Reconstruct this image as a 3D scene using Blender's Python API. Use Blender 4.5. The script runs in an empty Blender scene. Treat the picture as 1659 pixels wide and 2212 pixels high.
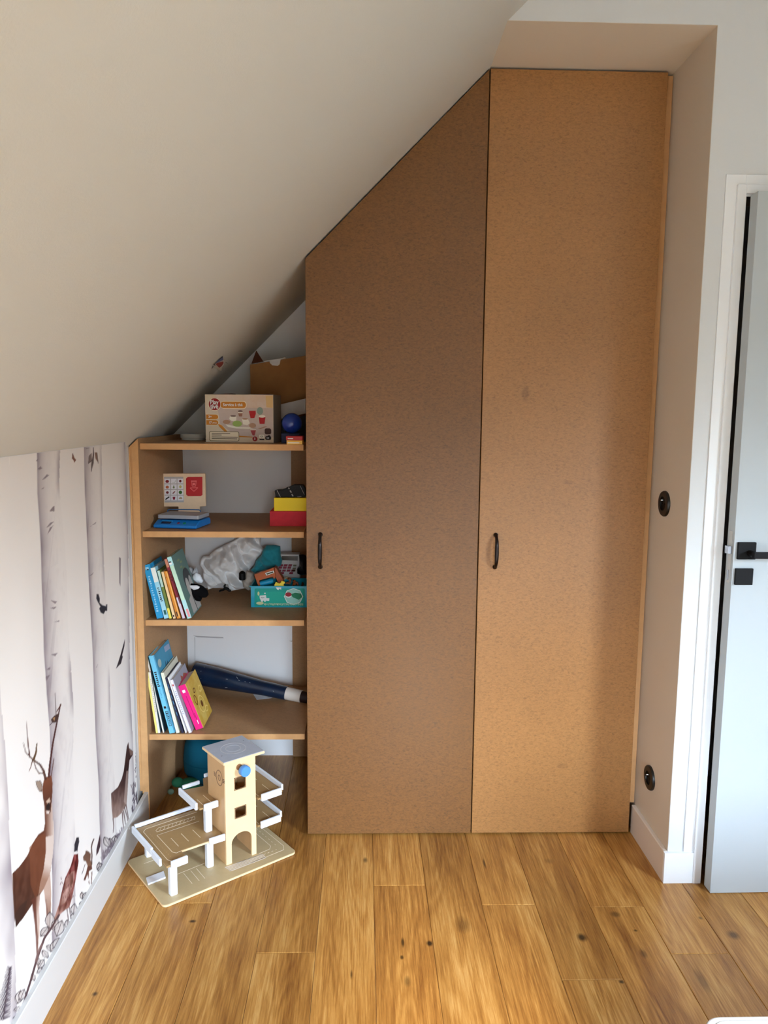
import bpy, bmesh, math, random
import numpy as np
from mathutils import Vector, Matrix, noise

S = bpy.context.scene
COL = S.collection
rnd = random.Random(7)

# ------------------------------------------------------------------ camera
FPX = 1647.0                      # focal length in pixels of the 1659 x 2212 frame
PX, PY = 829.5, 1106.0
CAM_H = 1.43
R3 = np.array([[0.99966, -0.00525, -0.02552], [0, 0, 0], [0, 0, 0]])
def _ray(x, y):
    d = np.array([(x-PX)/FPX, -(y-PY)/FPX, -1.0]); return d/np.linalg.norm(d)
_y = _ray(785., 892.); _z = -_ray(715., 13800.)
_y = _y - _z*np.dot(_y, _z); _y /= np.linalg.norm(_y); _x = np.cross(_y, _z)
R3 = np.stack([_x, _y, _z])       # world = R3 @ camera axes
cam_d = bpy.data.cameras.new('camera'); cam = bpy.data.objects.new('camera', cam_d); COL.objects.link(cam)
cam_d.sensor_fit = 'HORIZONTAL'; cam_d.sensor_width = 36.0; cam_d.lens = 36.0*FPX/1659.0
cam_d.clip_start = 0.02
_M = Matrix([list(map(float, r)) for r in R3]).to_4x4(); _M.translation = (0, 0, CAM_H)
cam.matrix_world = _M
S.camera = cam

# ------------------------------------------------------------------ world: overcast sky over darker ground
W = bpy.data.worlds.new('world'); S.world = W; W.use_nodes = True
nt = W.node_tree; nt.nodes.clear()
_o = nt.nodes.new('ShaderNodeOutputWorld'); _b = nt.nodes.new('ShaderNodeBackground')
_tc = nt.nodes.new('ShaderNodeTexCoord'); _sp = nt.nodes.new('ShaderNodeSeparateXYZ'); _cr = nt.nodes.new('ShaderNodeValToRGB')
_mr = nt.nodes.new('ShaderNodeMapRange')
nt.links.new(_tc.outputs['Generated'], _sp.inputs[0]); nt.links.new(_sp.outputs[2], _mr.inputs[0])
_mr.inputs[1].default_value = -1; _mr.inputs[2].default_value = 1
nt.links.new(_mr.outputs[0], _cr.inputs[0]); nt.links.new(_cr.outputs[0], _b.inputs[0]); nt.links.new(_b.outputs[0], _o.inputs[0])
e = _cr.color_ramp.elements
e[0].position = 0.0; e[0].color = (0.03, 0.029, 0.024, 1)
e[1].position = 1.0; e[1].color = (0.69, 0.87, 1.06, 1)
for p, c in ((0.53, (0.03, 0.029, 0.024)), (0.59, (0.46, 0.53, 0.60)), (0.66, (0.69, 0.86, 1.06))):
    q = e.new(p); q.color = (*c, 1)
_b.inputs[1].default_value = 112.0

S.view_settings.view_transform = 'Standard'; S.view_settings.look = 'None'
S.view_settings.gamma = 1.0; S.view_settings.exposure = 0.0
S.cycles.max_bounces = 12; S.cycles.diffuse_bounces = 8; S.cycles.sample_clamp_indirect = 6.0
S.cycles.caustics_reflective = False; S.cycles.caustics_refractive = False

# window opening in the wall behind the camera
WX0, WX1, WZ0, WZ1, YREAR = 0.15, 0.92, 0.55, 1.80, -1.70
def area_portal(name, loc, rot, sx, sy):
    l = bpy.data.lights.new(name, 'AREA'); l.shape = 'RECTANGLE'; l.size = sx; l.size_y = sy
    l.cycles.is_portal = True
    o = bpy.data.objects.new(name, l); COL.objects.link(o); o.location = loc; o.rotation_euler = rot
area_portal('window_portal', ((WX0+WX1)/2, YREAR-0.12, (WZ0+WZ1)/2), (math.radians(90), 0, 0), WX1-WX0, WZ1-WZ0)

VY0, VY1, VZ0, VZ1 = -0.75, 0.30, 1.15, 2.00      # second window, in the right-hand wall
area_portal('window_portal_side', (2.35+.12, (VY0+VY1)/2, (VZ0+VZ1)/2), (math.radians(90), 0, math.radians(90)), VY1-VY0, VZ1-VZ0)
sun_d = bpy.data.lights.new('sun', 'SUN'); sun_d.energy = 12.0; sun_d.angle = math.radians(8); sun_d.color = (1.0, .93, .80)
sun = bpy.data.objects.new('sun', sun_d); COL.objects.link(sun); sun.location = (1, -6, 5)
sun.rotation_euler = Vector((-.055, 1.0, -.50)).to_track_quat('-Z', 'Y').to_euler()

# ------------------------------------------------------------------ pixel helpers (photo pixel -> point on a real plane)
CC = np.array([0, 0, CAM_H])
def _w(px, py): return R3 @ np.array([(px-PX)/FPX, -(py-PY)/FPX, -1.0])
def at_y(px, py, y): d = _w(px, py); return CC + d*(y/d[1])
def at_x(px, py, x): d = _w(px, py); return CC + d*(x/d[0])
def at_z(px, py, z): d = _w(px, py); return CC + d*((z-CAM_H)/d[2])
def proj(P):
    c = (np.asarray(P)-CC) @ R3
    return PX+FPX*c[..., 0]/-c[..., 2], PY-FPX*c[..., 1]/-c[..., 2]

# ------------------------------------------------------------------ materials
def lin(c):
    return tuple(((v/255)/12.92 if v/255 <= .04045 else ((v/255+.055)/1.055)**2.4) for v in c)
MATS = {}
def mat(name, rgb, rough=.6, spec=.4, var=.0, vscale=8, bump=0, bscale=200, metal=0, rgb2=None, stretch=(1, 1, 1), sheen=0, coat=0):
    if name in MATS: return MATS[name]
    m = bpy.data.materials.new(name); m.use_nodes = True; n = m.node_tree; b = n.nodes['Principled BSDF']
    c = lin(rgb); b.inputs['Base Color'].default_value = (*c, 1); b.inputs['Roughness'].default_value = rough
    b.inputs['Specular IOR Level'].default_value = spec; b.inputs['Metallic'].default_value = metal
    if coat: b.inputs['Coat Weight'].default_value = coat; b.inputs['Coat Roughness'].default_value = .15
    if sheen: b.inputs['Sheen Weight'].default_value = sheen
    m.diffuse_color = (*c, 1)
    if var or rgb2 or bump:
        tc = n.nodes.new('ShaderNodeTexCoord'); mp = n.nodes.new('ShaderNodeMapping'); mp.inputs['Scale'].default_value = stretch
        n.links.new(tc.outputs['Object'], mp.inputs[0])
    if var or rgb2:
        t = n.nodes.new('ShaderNodeTexNoise'); t.inputs['Scale'].default_value = vscale; t.inputs['Detail'].default_value = 6
        t.inputs['Roughness'].default_value = .65
        n.links.new(mp.outputs[0], t.inputs['Vector'])
        r = n.nodes.new('ShaderNodeValToRGB'); n.links.new(t.outputs[0], r.inputs[0])
        c2 = lin(rgb2) if rgb2 else tuple(min(1, v*(1+var)) for v in c)
        c1 = c if rgb2 else tuple(v*(1-var) for v in c)
        r.color_ramp.elements[0].position = .35; r.color_ramp.elements[0].color = (*c1, 1)
        r.color_ramp.elements[1].position = .65; r.color_ramp.elements[1].color = (*c2, 1)
        n.links.new(r.outputs[0], b.inputs['Base Color'])
    if bump:
        t2 = n.nodes.new('ShaderNodeTexNoise'); t2.inputs['Scale'].default_value = bscale; t2.inputs['Detail'].default_value = 3
        n.links.new(mp.outputs[0], t2.inputs['Vector'])
        bp = n.nodes.new('ShaderNodeBump'); bp.inputs['Strength'].default_value = bump; bp.inputs['Distance'].default_value = .002
        n.links.new(t2.outputs[0], bp.inputs['Height']); n.links.new(bp.outputs[0], b.inputs['Normal'])
    MATS[name] = m
    return m

def mdf_mat(name, rgb, amount=.16, rough=.5, spots=(), spec=.35):
    m = mat(name, rgb, rough, spec); n = m.node_tree; b = n.nodes['Principled BSDF']; c = lin(rgb)
    tc = n.nodes.new('ShaderNodeTexCoord'); mp = n.nodes.new('ShaderNodeMapping'); mp.inputs['Scale'].default_value = (95, 95, 190)
    n.links.new(tc.outputs['Object'], mp.inputs[0])
    t = n.nodes.new('ShaderNodeTexNoise'); t.inputs['Scale'].default_value = 1; t.inputs['Detail'].default_value = 5; t.inputs['Distortion'].default_value = .8; t.inputs['Roughness'].default_value = .7
    n.links.new(mp.outputs[0], t.inputs['Vector'])
    r = n.nodes.new('ShaderNodeValToRGB'); n.links.new(t.outputs[0], r.inputs[0])
    r.color_ramp.elements[0].position = .3; r.color_ramp.elements[0].color = (*(v*(1-amount*1.7) for v in c), 1)
    r.color_ramp.elements[1].position = .72; r.color_ramp.elements[1].color = (*(min(1, v*(1+amount)) for v in c), 1)
    q = r.color_ramp.elements.new(.5); q.color = (*c, 1)
    big = n.nodes.new('ShaderNodeTexNoise'); big.inputs['Scale'].default_value = 3.2; big.inputs['Detail'].default_value = 4
    n.links.new(tc.outputs['Object'], big.inputs['Vector'])
    mr = n.nodes.new('ShaderNodeMapRange'); mr.inputs[1].default_value = .3; mr.inputs[2].default_value = .7; mr.inputs[3].default_value = .93; mr.inputs[4].default_value = 1.05
    n.links.new(big.outputs[0], mr.inputs[0])
    mx = n.nodes.new('ShaderNodeMix'); mx.data_type = 'RGBA'; mx.blend_type = 'MULTIPLY'; mx.inputs[0].default_value = 1
    n.links.new(r.outputs[0], mx.inputs[6]); n.links.new(mr.outputs[0], mx.inputs[7])
    out = mx.outputs[2]
    for (x, z, rx, rz, k) in spots:      # grease marks rubbed into the board
        s = n.nodes.new('ShaderNodeVectorMath'); s.operation = 'SUBTRACT'; s.inputs[1].default_value = (x, 0, z); n.links.new(tc.outputs['Object'], s.inputs[0])
        s2 = n.nodes.new('ShaderNodeVectorMath'); s2.operation = 'MULTIPLY'; s2.inputs[1].default_value = (1/rx, 0, 1/rz); n.links.new(s.outputs[0], s2.inputs[0])
        nz = n.nodes.new('ShaderNodeTexNoise'); nz.inputs['Scale'].default_value = 60; n.links.new(tc.outputs['Object'], nz.inputs['Vector'])
        l = n.nodes.new('ShaderNodeVectorMath'); l.operation = 'LENGTH'; n.links.new(s2.outputs[0], l.inputs[0])
        ad = n.nodes.new('ShaderNodeMath'); ad.operation = 'ADD'; n.links.new(l.outputs['Value'], ad.inputs[0]); n.links.new(nz.outputs[0], ad.inputs[1])
        m2 = n.nodes.new('ShaderNodeMapRange'); m2.inputs[1].default_value = 1.15; m2.inputs[2].default_value = 1.6; m2.inputs[3].default_value = k; m2.inputs[4].default_value = 1
        n.links.new(ad.outputs[0], m2.inputs[0])
        mm = n.nodes.new('ShaderNodeMix'); mm.data_type = 'RGBA'; mm.blend_type = 'MULTIPLY'; mm.inputs[0].default_value = 1
        n.links.new(out, mm.inputs[6]); n.links.new(m2.outputs[0], mm.inputs[7]); out = mm.outputs[2]
    n.links.new(out, b.inputs['Base Color'])
    bp = n.nodes.new('ShaderNodeBump'); bp.inputs['Strength'].default_value = .25; bp.inputs['Distance'].default_value = .0004
    n.links.new(t.outputs[0], bp.inputs['Height']); n.links.new(bp.outputs[0], b.inputs['Normal'])
    return m

def oak_mat():
    m = mat('oak_plank', (176, 128, 74), .38, .45); n = m.node_tree; b = n.nodes['Principled BSDF']; N = n.nodes.new; Lk = n.links.new
    tc = N('ShaderNodeTexCoord'); oi = N('ShaderNodeObjectInfo')
    mul = N('ShaderNodeMath'); mul.operation = 'MULTIPLY'; mul.inputs[1].default_value = 37.0; Lk(oi.outputs['Random'], mul.inputs[0])
    add = N('ShaderNodeVectorMath'); add.operation = 'ADD'; Lk(tc.outputs['Object'], add.inputs[0]); Lk(mul.outputs[0], add.inputs[1])
    # cathedral grain: bands of a long stretched noise field
    mp = N('ShaderNodeMapping'); mp.inputs['Scale'].default_value = (7.0, 0.75, 1); Lk(add.outputs[0], mp.inputs[0])
    f = N('ShaderNodeTexNoise'); f.inputs['Scale'].default_value = 1.0; f.inputs['Detail'].default_value = 2.0; f.inputs['Distortion'].default_value = .35; Lk(mp.outputs[0], f.inputs['Vector'])
    ms = N('ShaderNodeMath'); ms.operation = 'MULTIPLY'; ms.inputs[1].default_value = 95.0; Lk(f.outputs[0], ms.inputs[0])
    sn = N('ShaderNodeMath'); sn.operation = 'SINE'; Lk(ms.outputs[0], sn.inputs[0])
    # fine pores
    mp2 = N('ShaderNodeMapping'); mp2.inputs['Scale'].default_value = (230, 9, 1); Lk(add.outputs[0], mp2.inputs[0])
    g = N('ShaderNodeTexNoise'); g.inputs['Scale'].default_value = 1.0; g.inputs['Detail'].default_value = 4; g.inputs['Roughness'].default_value = .7; Lk(mp2.outputs[0], g.inputs['Vector'])
    mp3 = N('ShaderNodeMapping'); mp3.inputs['Scale'].default_value = (14, 1.1, 1); Lk(add.outputs[0], mp3.inputs[0])
    h = N('ShaderNodeTexNoise'); h.inputs['Scale'].default_value = 1.0; h.inputs['Detail'].default_value = 5; Lk(mp3.outputs[0], h.inputs['Vector'])
    a1 = N('ShaderNodeMath'); a1.operation = 'MULTIPLY_ADD'; a1.inputs[1].default_value = .06; Lk(sn.outputs[0], a1.inputs[0])
    Lk(g.outputs[0], a1.inputs[2])
    a2 = N('ShaderNodeMath'); a2.operation = 'ADD'; Lk(a1.outputs[0], a2.inputs[0]); Lk(h.outputs[0], a2.inputs[1])
    r = N('ShaderNodeValToRGB'); mr = N('ShaderNodeMapRange'); mr.inputs[1].default_value = .62; mr.inputs[2].default_value = 1.38
    Lk(a2.outputs[0], mr.inputs[0]); Lk(mr.outputs[0], r.inputs[0])
    E_ = r.color_ramp.elements
    E_[0].position = 0; E_[0].color = (*lin((116, 70, 27)), 1); E_[1].position = 1; E_[1].color = (*lin((206, 161, 96)), 1)
    q = E_.new(.38); q.color = (*lin((154, 104, 47)), 1); q = E_.new(.62); q.color = (*lin((178, 127, 63)), 1)
    # tone of each plank
    hs = N('ShaderNodeHueSaturation'); m4 = N('ShaderNodeMapRange'); m4.inputs[3].default_value = .86; m4.inputs[4].default_value = 1.12
    Lk(oi.outputs['Random'], m4.inputs[0]); Lk(m4.outputs[0], hs.inputs['Value']); Lk(r.outputs[0], hs.inputs['Color'])
    out = hs.outputs[0]
    # knots and cracks of the real boards: position, radii along x and y, darkness
    knots = [(1257, 2025, .016, .020, .12), (928, 2038, .010, .012, .1), (1585, 2020, .020, .022, .35), (1518, 2120, .016, .050, .55), (416, 1990, .012, .008, .15), (1342, 2121, .008, .008, .15),
             (1373, 2010, .007, .006, .3), (789, 1858, .010, .020, .3), (870, 2036, .005, .022, .2), (868, 2068, .006, .010, .2), (205, 2147, .009, .010, .2), (759, 2105, .004, .020, .3),
             (1000, 1998, .026, .040, .62), (1513, 1983, .007, .008, .4), (1046, 1865, .004, .030, .25), (880, 2120, .010, .022, .5), (1330, 1975, .016, .014, .45), (1390, 2060, .010, .020, .5), (1185, 1860, .018, .018, .7)]
    for (px, py, rx, ry, k) in knots:
        p = at_z(px, py, 0)
        s = N('ShaderNodeVectorMath'); s.operation = 'SUBTRACT'; s.inputs[1].default_value = (p[0], p[1], 0); Lk(tc.outputs['Object'], s.inputs[0])
        s2 = N('ShaderNodeVectorMath'); s2.operation = 'MULTIPLY'; s2.inputs[1].default_value = (1/rx, 1/ry, 0); Lk(s.outputs[0], s2.inputs[0])
        l = N('ShaderNodeVectorMath'); l.operation = 'LENGTH'; Lk(s2.outputs[0], l.inputs[0])
        ad = N('ShaderNodeMath'); ad.operation = 'MULTIPLY_ADD'; ad.inputs[1].default_value = .9; Lk(h.outputs[0], ad.inputs[0]); Lk(l.outputs['Value'], ad.inputs[2])
        m2 = N('ShaderNodeMapRange'); m2.inputs[1].default_value = .8; m2.inputs[2].default_value = 1.5; m2.inputs[3].default_value = k; m2.inputs[4].default_value = 1
        Lk(ad.outputs[0], m2.inputs[0])
        mm = N('ShaderNodeMix'); mm.data_type = 'RGBA'; mm.blend_type = 'MULTIPLY'; mm.inputs[0].default_value = 1
        Lk(out, mm.inputs[6]); Lk(m2.outputs[0], mm.inputs[7]); out = mm.outputs[2]
    Lk(out, b.inputs['Base Color'])
    bp = N('ShaderNodeBump'); bp.inputs['Strength'].default_value = .12; bp.inputs['Distance'].default_value = .001
    Lk(a2.outputs[0], bp.inputs['Height']); Lk(bp.outputs[0], b.inputs['Normal'])
    return m

M_slope = mat('slope_paint', (208, 209, 204), .85, .2, bump=.12, bscale=260)
M_room = mat('room_paint', (190, 190, 190), .85, .2)
M_tan = mat('beige_paint', (210, 199, 182), .85, .2, bump=.12, bscale=260)
M_white = mat('white_paint', (214, 217, 218), .8, .25, bump=.10, bscale=260)
M_trim = mat('white_lacquer', (236, 240, 243), .4, .4)
M_doorleaf = mat('white_door_lacquer', (182, 189, 192), .55, .2)
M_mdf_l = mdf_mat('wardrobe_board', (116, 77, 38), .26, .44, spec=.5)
_sp1 = [at_y(px, py, 2.44) for px, py in ((1136, 850), (1228, 1042), (1215, 1655), (1238, 1048))]
M_mdf_r = mdf_mat('wardrobe_board_light', (154, 107, 58), .22, .44, spec=.6,
                  spots=[(_sp1[0][0], _sp1[0][2], .013, .026, .72), (_sp1[1][0], _sp1[1][2], .02, .007, .8), (_sp1[2][0], _sp1[2][2], .02, .010, .82)])
M_mdf_s = mdf_mat('shelf_board', (166, 128, 90), .10, .6)
M_mdf_e = mat('shelf_board_edge', (200, 153, 103), .6, .3, var=.05, vscale=40)
M_black = mat('black_metal', (10, 9, 10), .55, .2)
M_bronze = mat('dark_bronze', (30, 20, 18), .28, .6, metal=.6)
M_chrome = mat('brushed_steel', (190, 195, 205), .25, .5, metal=1)
M_oak = oak_mat()
M_dark = mat('dark_recess', (30, 22, 16), .9, .1)

# ------------------------------------------------------------------ mesh helpers
class MB:
    def __init__(s): s.v = []; s.f = []
    def add(s, vs, fs, M=None):
        b = len(s.v)
        for p in vs:
            p = Vector(p); s.v.append(tuple(M @ p) if M else tuple(p))
        for f in fs: s.f.append(tuple(b+i for i in f))
        return s
    def box(s, a, b, M=None):
        x0, y0, z0 = a; x1, y1, z1 = b
        vs = [(x0, y0, z0), (x1, y0, z0), (x1, y1, z0), (x0, y1, z0), (x0, y0, z1), (x1, y0, z1), (x1, y1, z1), (x0, y1, z1)]
        return s.add(vs, [(0, 3, 2, 1), (4, 5, 6, 7), (0, 1, 5, 4), (1, 2, 6, 5), (2, 3, 7, 6), (3, 0, 4, 7)], M)
    def prism(s, poly, a, b, axis='y', M=None):
        """poly of (u,v) extruded a..b; axis y: (x,z); z: (x,y); x: (y,z)"""
        def P(u, v, w): return {'y': (u, w, v), 'z': (u, v, w), 'x': (w, u, v)}[axis]
        n = len(poly)
        vs = [P(u, v, a) for u, v in poly]+[P(u, v, b) for u, v in poly]
        ar = sum(poly[i][0]*poly[(i+1) % n][1]-poly[(i+1) % n][0]*poly[i][1] for i in range(n))
        fl = (ar > 0) ^ (axis == 'y')
        bot = tuple(range(n)); top = tuple(range(n, 2*n))
        fs = [bot[::-1] if fl else bot, top if fl else top[::-1]]
        for i in range(n):
            j = (i+1) % n
            q = (i, j, n+j, n+i)
            fs.append(q if fl else q[::-1])
        if (a > b): fs = [f[::-1] for f in fs]
        return s.add(vs, fs, M)
    def tube(s, path, r, n=10, M=None, caps=True):
        path = [Vector(p) for p in path]; rs = r if isinstance(r, (list, tuple)) else [r]*len(path)
        vs = []; fs = []; up = None
        for i, p in enumerate(path):
            t = (path[min(i+1, len(path)-1)]-path[max(i-1, 0)]).normalized()
            if up is None: up = Vector((0, 0, 1)) if abs(t.z) < .9 else Vector((1, 0, 0))
            sx = t.cross(up).normalized(); up = sx.cross(t).normalized()
            for k in range(n):
                a = 2*math.pi*k/n; vs.append(p+sx*math.cos(a)*rs[i]+up*math.sin(a)*rs[i])
        for i in range(len(path)-1):
            for k in range(n):
                j = (k+1) % n; fs.append((i*n+k, i*n+j, (i+1)*n+j, (i+1)*n+k))
        if caps: fs.append(tuple(range(n))[::-1]); fs.append(tuple(range((len(path)-1)*n, len(path)*n)))
        return s.add(vs, fs, M)
    def lathe(s, prof, n=32, M=None):
        """profile (r,z) about z"""
        vs = []; fs = []
        for r, z in prof:
            for k in range(n):
                a = 2*math.pi*k/n; vs.append((r*math.cos(a), r*math.sin(a), z))
        for i in range(len(prof)-1):
            for k in range(n):
                j = (k+1) % n; fs.append((i*n+k, i*n+j, (i+1)*n+j, (i+1)*n+k))
        fs.append(tuple(range(n))[::-1]); fs.append(tuple(range((len(prof)-1)*n, len(prof)*n)))
        return s.add(vs, fs, M)

def obj(name, mb, m, parent=None, bevel=0, smooth=False, seg=2, M=None):
    me = bpy.data.meshes.new(name); me.from_pydata(mb.v, [], mb.f); me.update()
    me.materials.append(m)
    o = bpy.data.objects.new(name, me); COL.objects.link(o)
    if M: o.matrix_local = M
    if parent: o.parent = parent
    if bevel:
        bv = o.modifiers.new('bevel', 'BEVEL'); bv.width = bevel; bv.segments = seg; bv.limit_method = 'ANGLE'; bv.angle_limit = math.radians(40)
    if smooth:
        me.shade_smooth() if hasattr(me, 'shade_smooth') else None
        if smooth is not True: me.set_sharp_from_angle(angle=math.radians(smooth))
    return o
def struct(name, mb, m, parent=None, **k):
    o = obj(name, mb, m, parent, **k)
    if not parent: o['kind'] = 'structure'
    return o
def thing(name, label, cat, loc=(0, 0, 0), rotz=0, group=None, rot=None):
    o = bpy.data.objects.new(name, None); COL.objects.link(o); o.empty_display_size = .05
    o.location = [float(c) for c in loc]; o.rotation_euler = rot if rot else (0, 0, rotz)
    o['label'] = label; o['category'] = cat
    if group: o['group'] = group
    return o
def tag(o, label, cat, group=None):
    o['label'] = label; o['category'] = cat
    if group: o['group'] = group
    return o
def rrect(x0, y0, x1, y1, r, n=5):
    out = []
    for cx, cy, a0 in ((x1-r, y1-r, 0), (x0+r, y1-r, 90), (x0+r, y0+r, 180), (x1-r, y0+r, 270)):
        for i in range(n+1):
            a = math.radians(a0+90*i/n); out.append((cx+r*math.cos(a), cy+r*math.sin(a)))
    return out
def disc(cx, cy, rx, ry=None, n=20, a0=0, a1=360):
    ry = rx if ry is None else ry
    full = abs(a1-a0) >= 360
    return [(cx+rx*math.cos(math.radians(a0+(a1-a0)*i/(n if full else n-1))), cy+ry*math.sin(math.radians(a0+(a1-a0)*i/(n if full else n-1)))) for i in range(n)]
def thick_line(p, q, w):
    d = Vector((q[0]-p[0], q[1]-p[1])); nn = Vector((-d.y, d.x)).normalized()*w/2
    return [(p[0]+nn.x, p[1]+nn.y), (p[0]-nn.x, p[1]-nn.y), (q[0]-nn.x, q[1]-nn.y), (q[0]+nn.x, q[1]+nn.y)]
def text(name, body, size, m, parent, M, w=None, depth=.0002):
    cu = bpy.data.curves.new(name, 'FONT'); cu.body = body; cu.size = size; cu.extrude = depth; cu.resolution_u = 3; cu.offset = size*.022
    cu.align_x = 'CENTER'; cu.align_y = 'CENTER'
    o = bpy.data.objects.new(name, cu); COL.objects.link(o)
    dg = bpy.context.evaluated_depsgraph_get(); me = bpy.data.meshes.new_from_object(o.evaluated_get(dg))
    bpy.data.objects.remove(o)
    if w:
        xs = [v.co.x for v in me.vertices]; k = w/(max(xs)-min(xs))
        for v in me.vertices: v.co.x *= k
    me.materials.clear(); me.materials.append(m)
    o = bpy.data.objects.new(name, me); COL.objects.link(o); o.matrix_local = M; o.parent = parent
    return o
FRONT = Matrix.Rotation(math.radians(90), 4, 'X')      # text drawn in xy -> upright, facing -y
def inflate(sil, y_of, thick, rings=14, seg=72, amp=.0, fs=20, seed=0, back=.6, fold=0):
    """closed soft body from an outline (x,z); centred on plane y=y_of(x,z)"""
    cx = sum(p[0] for p in sil)/len(sil); cz = sum(p[1] for p in sil)/len(sil)
    L = [0]
    for i in range(len(sil)):
        a, b = sil[i], sil[(i+1) % len(sil)]; L.append(L[-1]+math.hypot(b[0]-a[0], b[1]-a[1]))
    def P(t):
        t = (t % 1)*L[-1]
        for i in range(len(sil)):
            if t <= L[i+1]:
                k = (t-L[i])/max(1e-9, L[i+1]-L[i]); a, b = sil[i], sil[(i+1) % len(sil)]
                return a[0]+(b[0]-a[0])*k, a[1]+(b[1]-a[1])*k
        return sil[0]
    mb = MB(); vs = []; fs_ = []
    for side in (1, -1):
        for i in range(rings+1):
            r = math.sin(math.pi/2*i/rings) if i < rings else 1.0
            for k in range(seg):
                bx, bz = P(k/seg); x = cx+(bx-cx)*r; z = cz+(bz-cz)*r
                d = math.sqrt(max(0, 1-r*r))*thick*(1 if side == 1 else back)
                nv = Vector((x*fs+seed, z*fs, seed*.7))
                f = noise.noise(nv)+.5*noise.noise(nv*2.3)
                if fold: f += fold*(abs(noise.noise(Vector((x*fs*.8+z*fs*.9+seed, (z-x)*fs*.25, 3.1))))*2-.6)
                vs.append((x, y_of(x, z)-side*d - side*amp*f*(1-r**6), z))
    n0 = (rings+1)*seg
    for sd in (0, 1):
        o = sd*n0
        for i in range(rings):
            for k in range(seg):
                j = (k+1) % seg; q = (o+i*seg+k, o+(i+1)*seg+k, o+(i+1)*seg+j, o+i*seg+j)
                fs_.append(q if sd == 0 else q[::-1])
    mb.add(vs, fs_)
    return mb
def weld(o, d=1e-5):
    bm = bmesh.new(); bm.from_mesh(o.data); bmesh.ops.remove_doubles(bm, verts=bm.verts, dist=d)
    bmesh.ops.recalc_face_normals(bm, faces=bm.faces); bm.to_mesh(o.data); bm.free(); return o

# ================================================================== ROOM SHELL
XL, XR, YB, YW, YC = -0.76, 2.35, 3.056, 2.171, 2.44
ZS = 2.091                        # sloped ceiling: z = x + ZS
ZC = 2.72
BACK = 3.12

fl = struct('floor', MB().box((XL-.05, YREAR-.3, -.06), (XR+.05, BACK, -.016)), M_dark)
xs = [XL]+[-.595+.1585*i for i in range(-0, 18)]
xs = [-.7605]+[round(-.5955+.1585*i, 4) for i in range(19)]
known = {0: [2.168, .9, -.6], 1: [2.083, .35, -1.2], 2: [1.2, -.4], 3: [1.872, .1, -1.5], 4: [1.05, -.8], 5: [2.160, .45, -1.2], 6: [1.3, -.5], 7: [2.063, .3, -1.0], 8: [1.762, -.1, 2.95],
         9: [2.050, .5, -1.1], 10: [1.852, .05, -1.5]}
for i in range(len(xs)-1):
    x0, x1 = xs[i]+.0004, min(xs[i+1], XR)-.0004
    ends = sorted(known.get(i, [rnd.uniform(-1.4, -.4), rnd.uniform(.2, 1.2), rnd.uniform(1.4, 2.1)]))
    ends = [YREAR-.02]+ends+[YB+.03]
    for a, b in zip(ends[:-1], ends[1:]):
        if b-a < .02: continue
        a += .0004; b -= .0004; c = .0016; t = -.0011
        vs = [(x0, a, -.016), (x1, a, -.016), (x1, b, -.016), (x0, b, -.016), (x0, a, t), (x1, a, t), (x1, b, t), (x0, b, t),
              (x0+c, a+c, 0), (x1-c, a+c, 0), (x1-c, b-c, 0), (x0+c, b-c, 0)]
        fs = [(0, 3, 2, 1), (0, 1, 5, 4), (1, 2, 6, 5), (2, 3, 7, 6), (3, 0, 4, 7), (4, 5, 9, 8), (5, 6, 10, 9), (6, 7, 11, 10), (7, 4, 8, 11), (8, 9, 10, 11)]
        obj('plank', MB().add(vs, fs), M_oak, fl)

# left knee wall, its right end turned back in a bare white strip
wl = struct('wall_left', MB().prism([(XL, YREAR-.2), (XL, 2.462), (-.7765, 2.540), (-.7765, BACK), (-.86, BACK), (-.86, YREAR-.2)], -.01, 1.345, 'z'), M_white)
# sloped ceiling, flat ceiling
struct('ceiling_slope', MB().prism([(-.86, 1.231), (-.777, 1.314), (-.76, 1.331), (ZC-ZS, ZC), (ZC-ZS, ZC+.1), (-.86, 1.38)], YREAR-.2, BACK, 'y'), M_slope)
struct('ceiling', MB().box((.55, YREAR-.2, ZC), (XR+.1, BACK, ZC+.08)), M_white)
# rear wall of the alcove
struct('wall_back', MB().box((-.86, YB, -.01), (1.0, YB+.06, 2.55)), mat('alcove_back_paint', (244, 247, 250), .8, .25))
# wall with the door: one outline with the alcove and doorway cut out
DX0, DX1, DZ = 1.047, 1.795, 2.040
struct('wall_doorway', MB().prism([(.380, 2.470), (.945, 2.470), (.945, -.01), (DX0, -.01), (DX0, DZ), (DX1, DZ), (DX1, -.01), (XR+.05, -.01), (XR+.05, ZC), (ZC-ZS, ZC)], YW, YW+.06, 'y'), M_white)
struct('wall_alcove_right', MB().box((.944, YW+.0012, -.01), (.990, BACK, 2.52)), M_tan)
struct('ceiling_alcove', MB().box((.36, YW+.0012, 2.4692), (.95, BACK, 2.53)), M_tan)
struct('wall_right', MB().box((XR, YREAR-.2, -.01), (XR+.08, YW+.08, VZ0)).box((XR, YREAR-.2, VZ1), (XR+.08, YW+.08, ZC)).box((XR, YREAR-.2, VZ0), (XR+.08, VY0, VZ1)).box((XR, VY1, VZ0), (XR+.08, YW+.08, VZ1)), M_room)
struct('window_2', MB().box((XR+.02, VY0, VZ0), (XR+.07, VY1, VZ0+.05)).box((XR+.02, VY0, VZ1-.05), (XR+.07, VY1, VZ1)).box((XR+.02, VY0, VZ0+.05), (XR+.07, VY0+.05, VZ1-.05)).box((XR+.02, VY1-.05, VZ0+.05), (XR+.07, VY1, VZ1-.05)), M_trim)
wr = MB()
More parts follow.
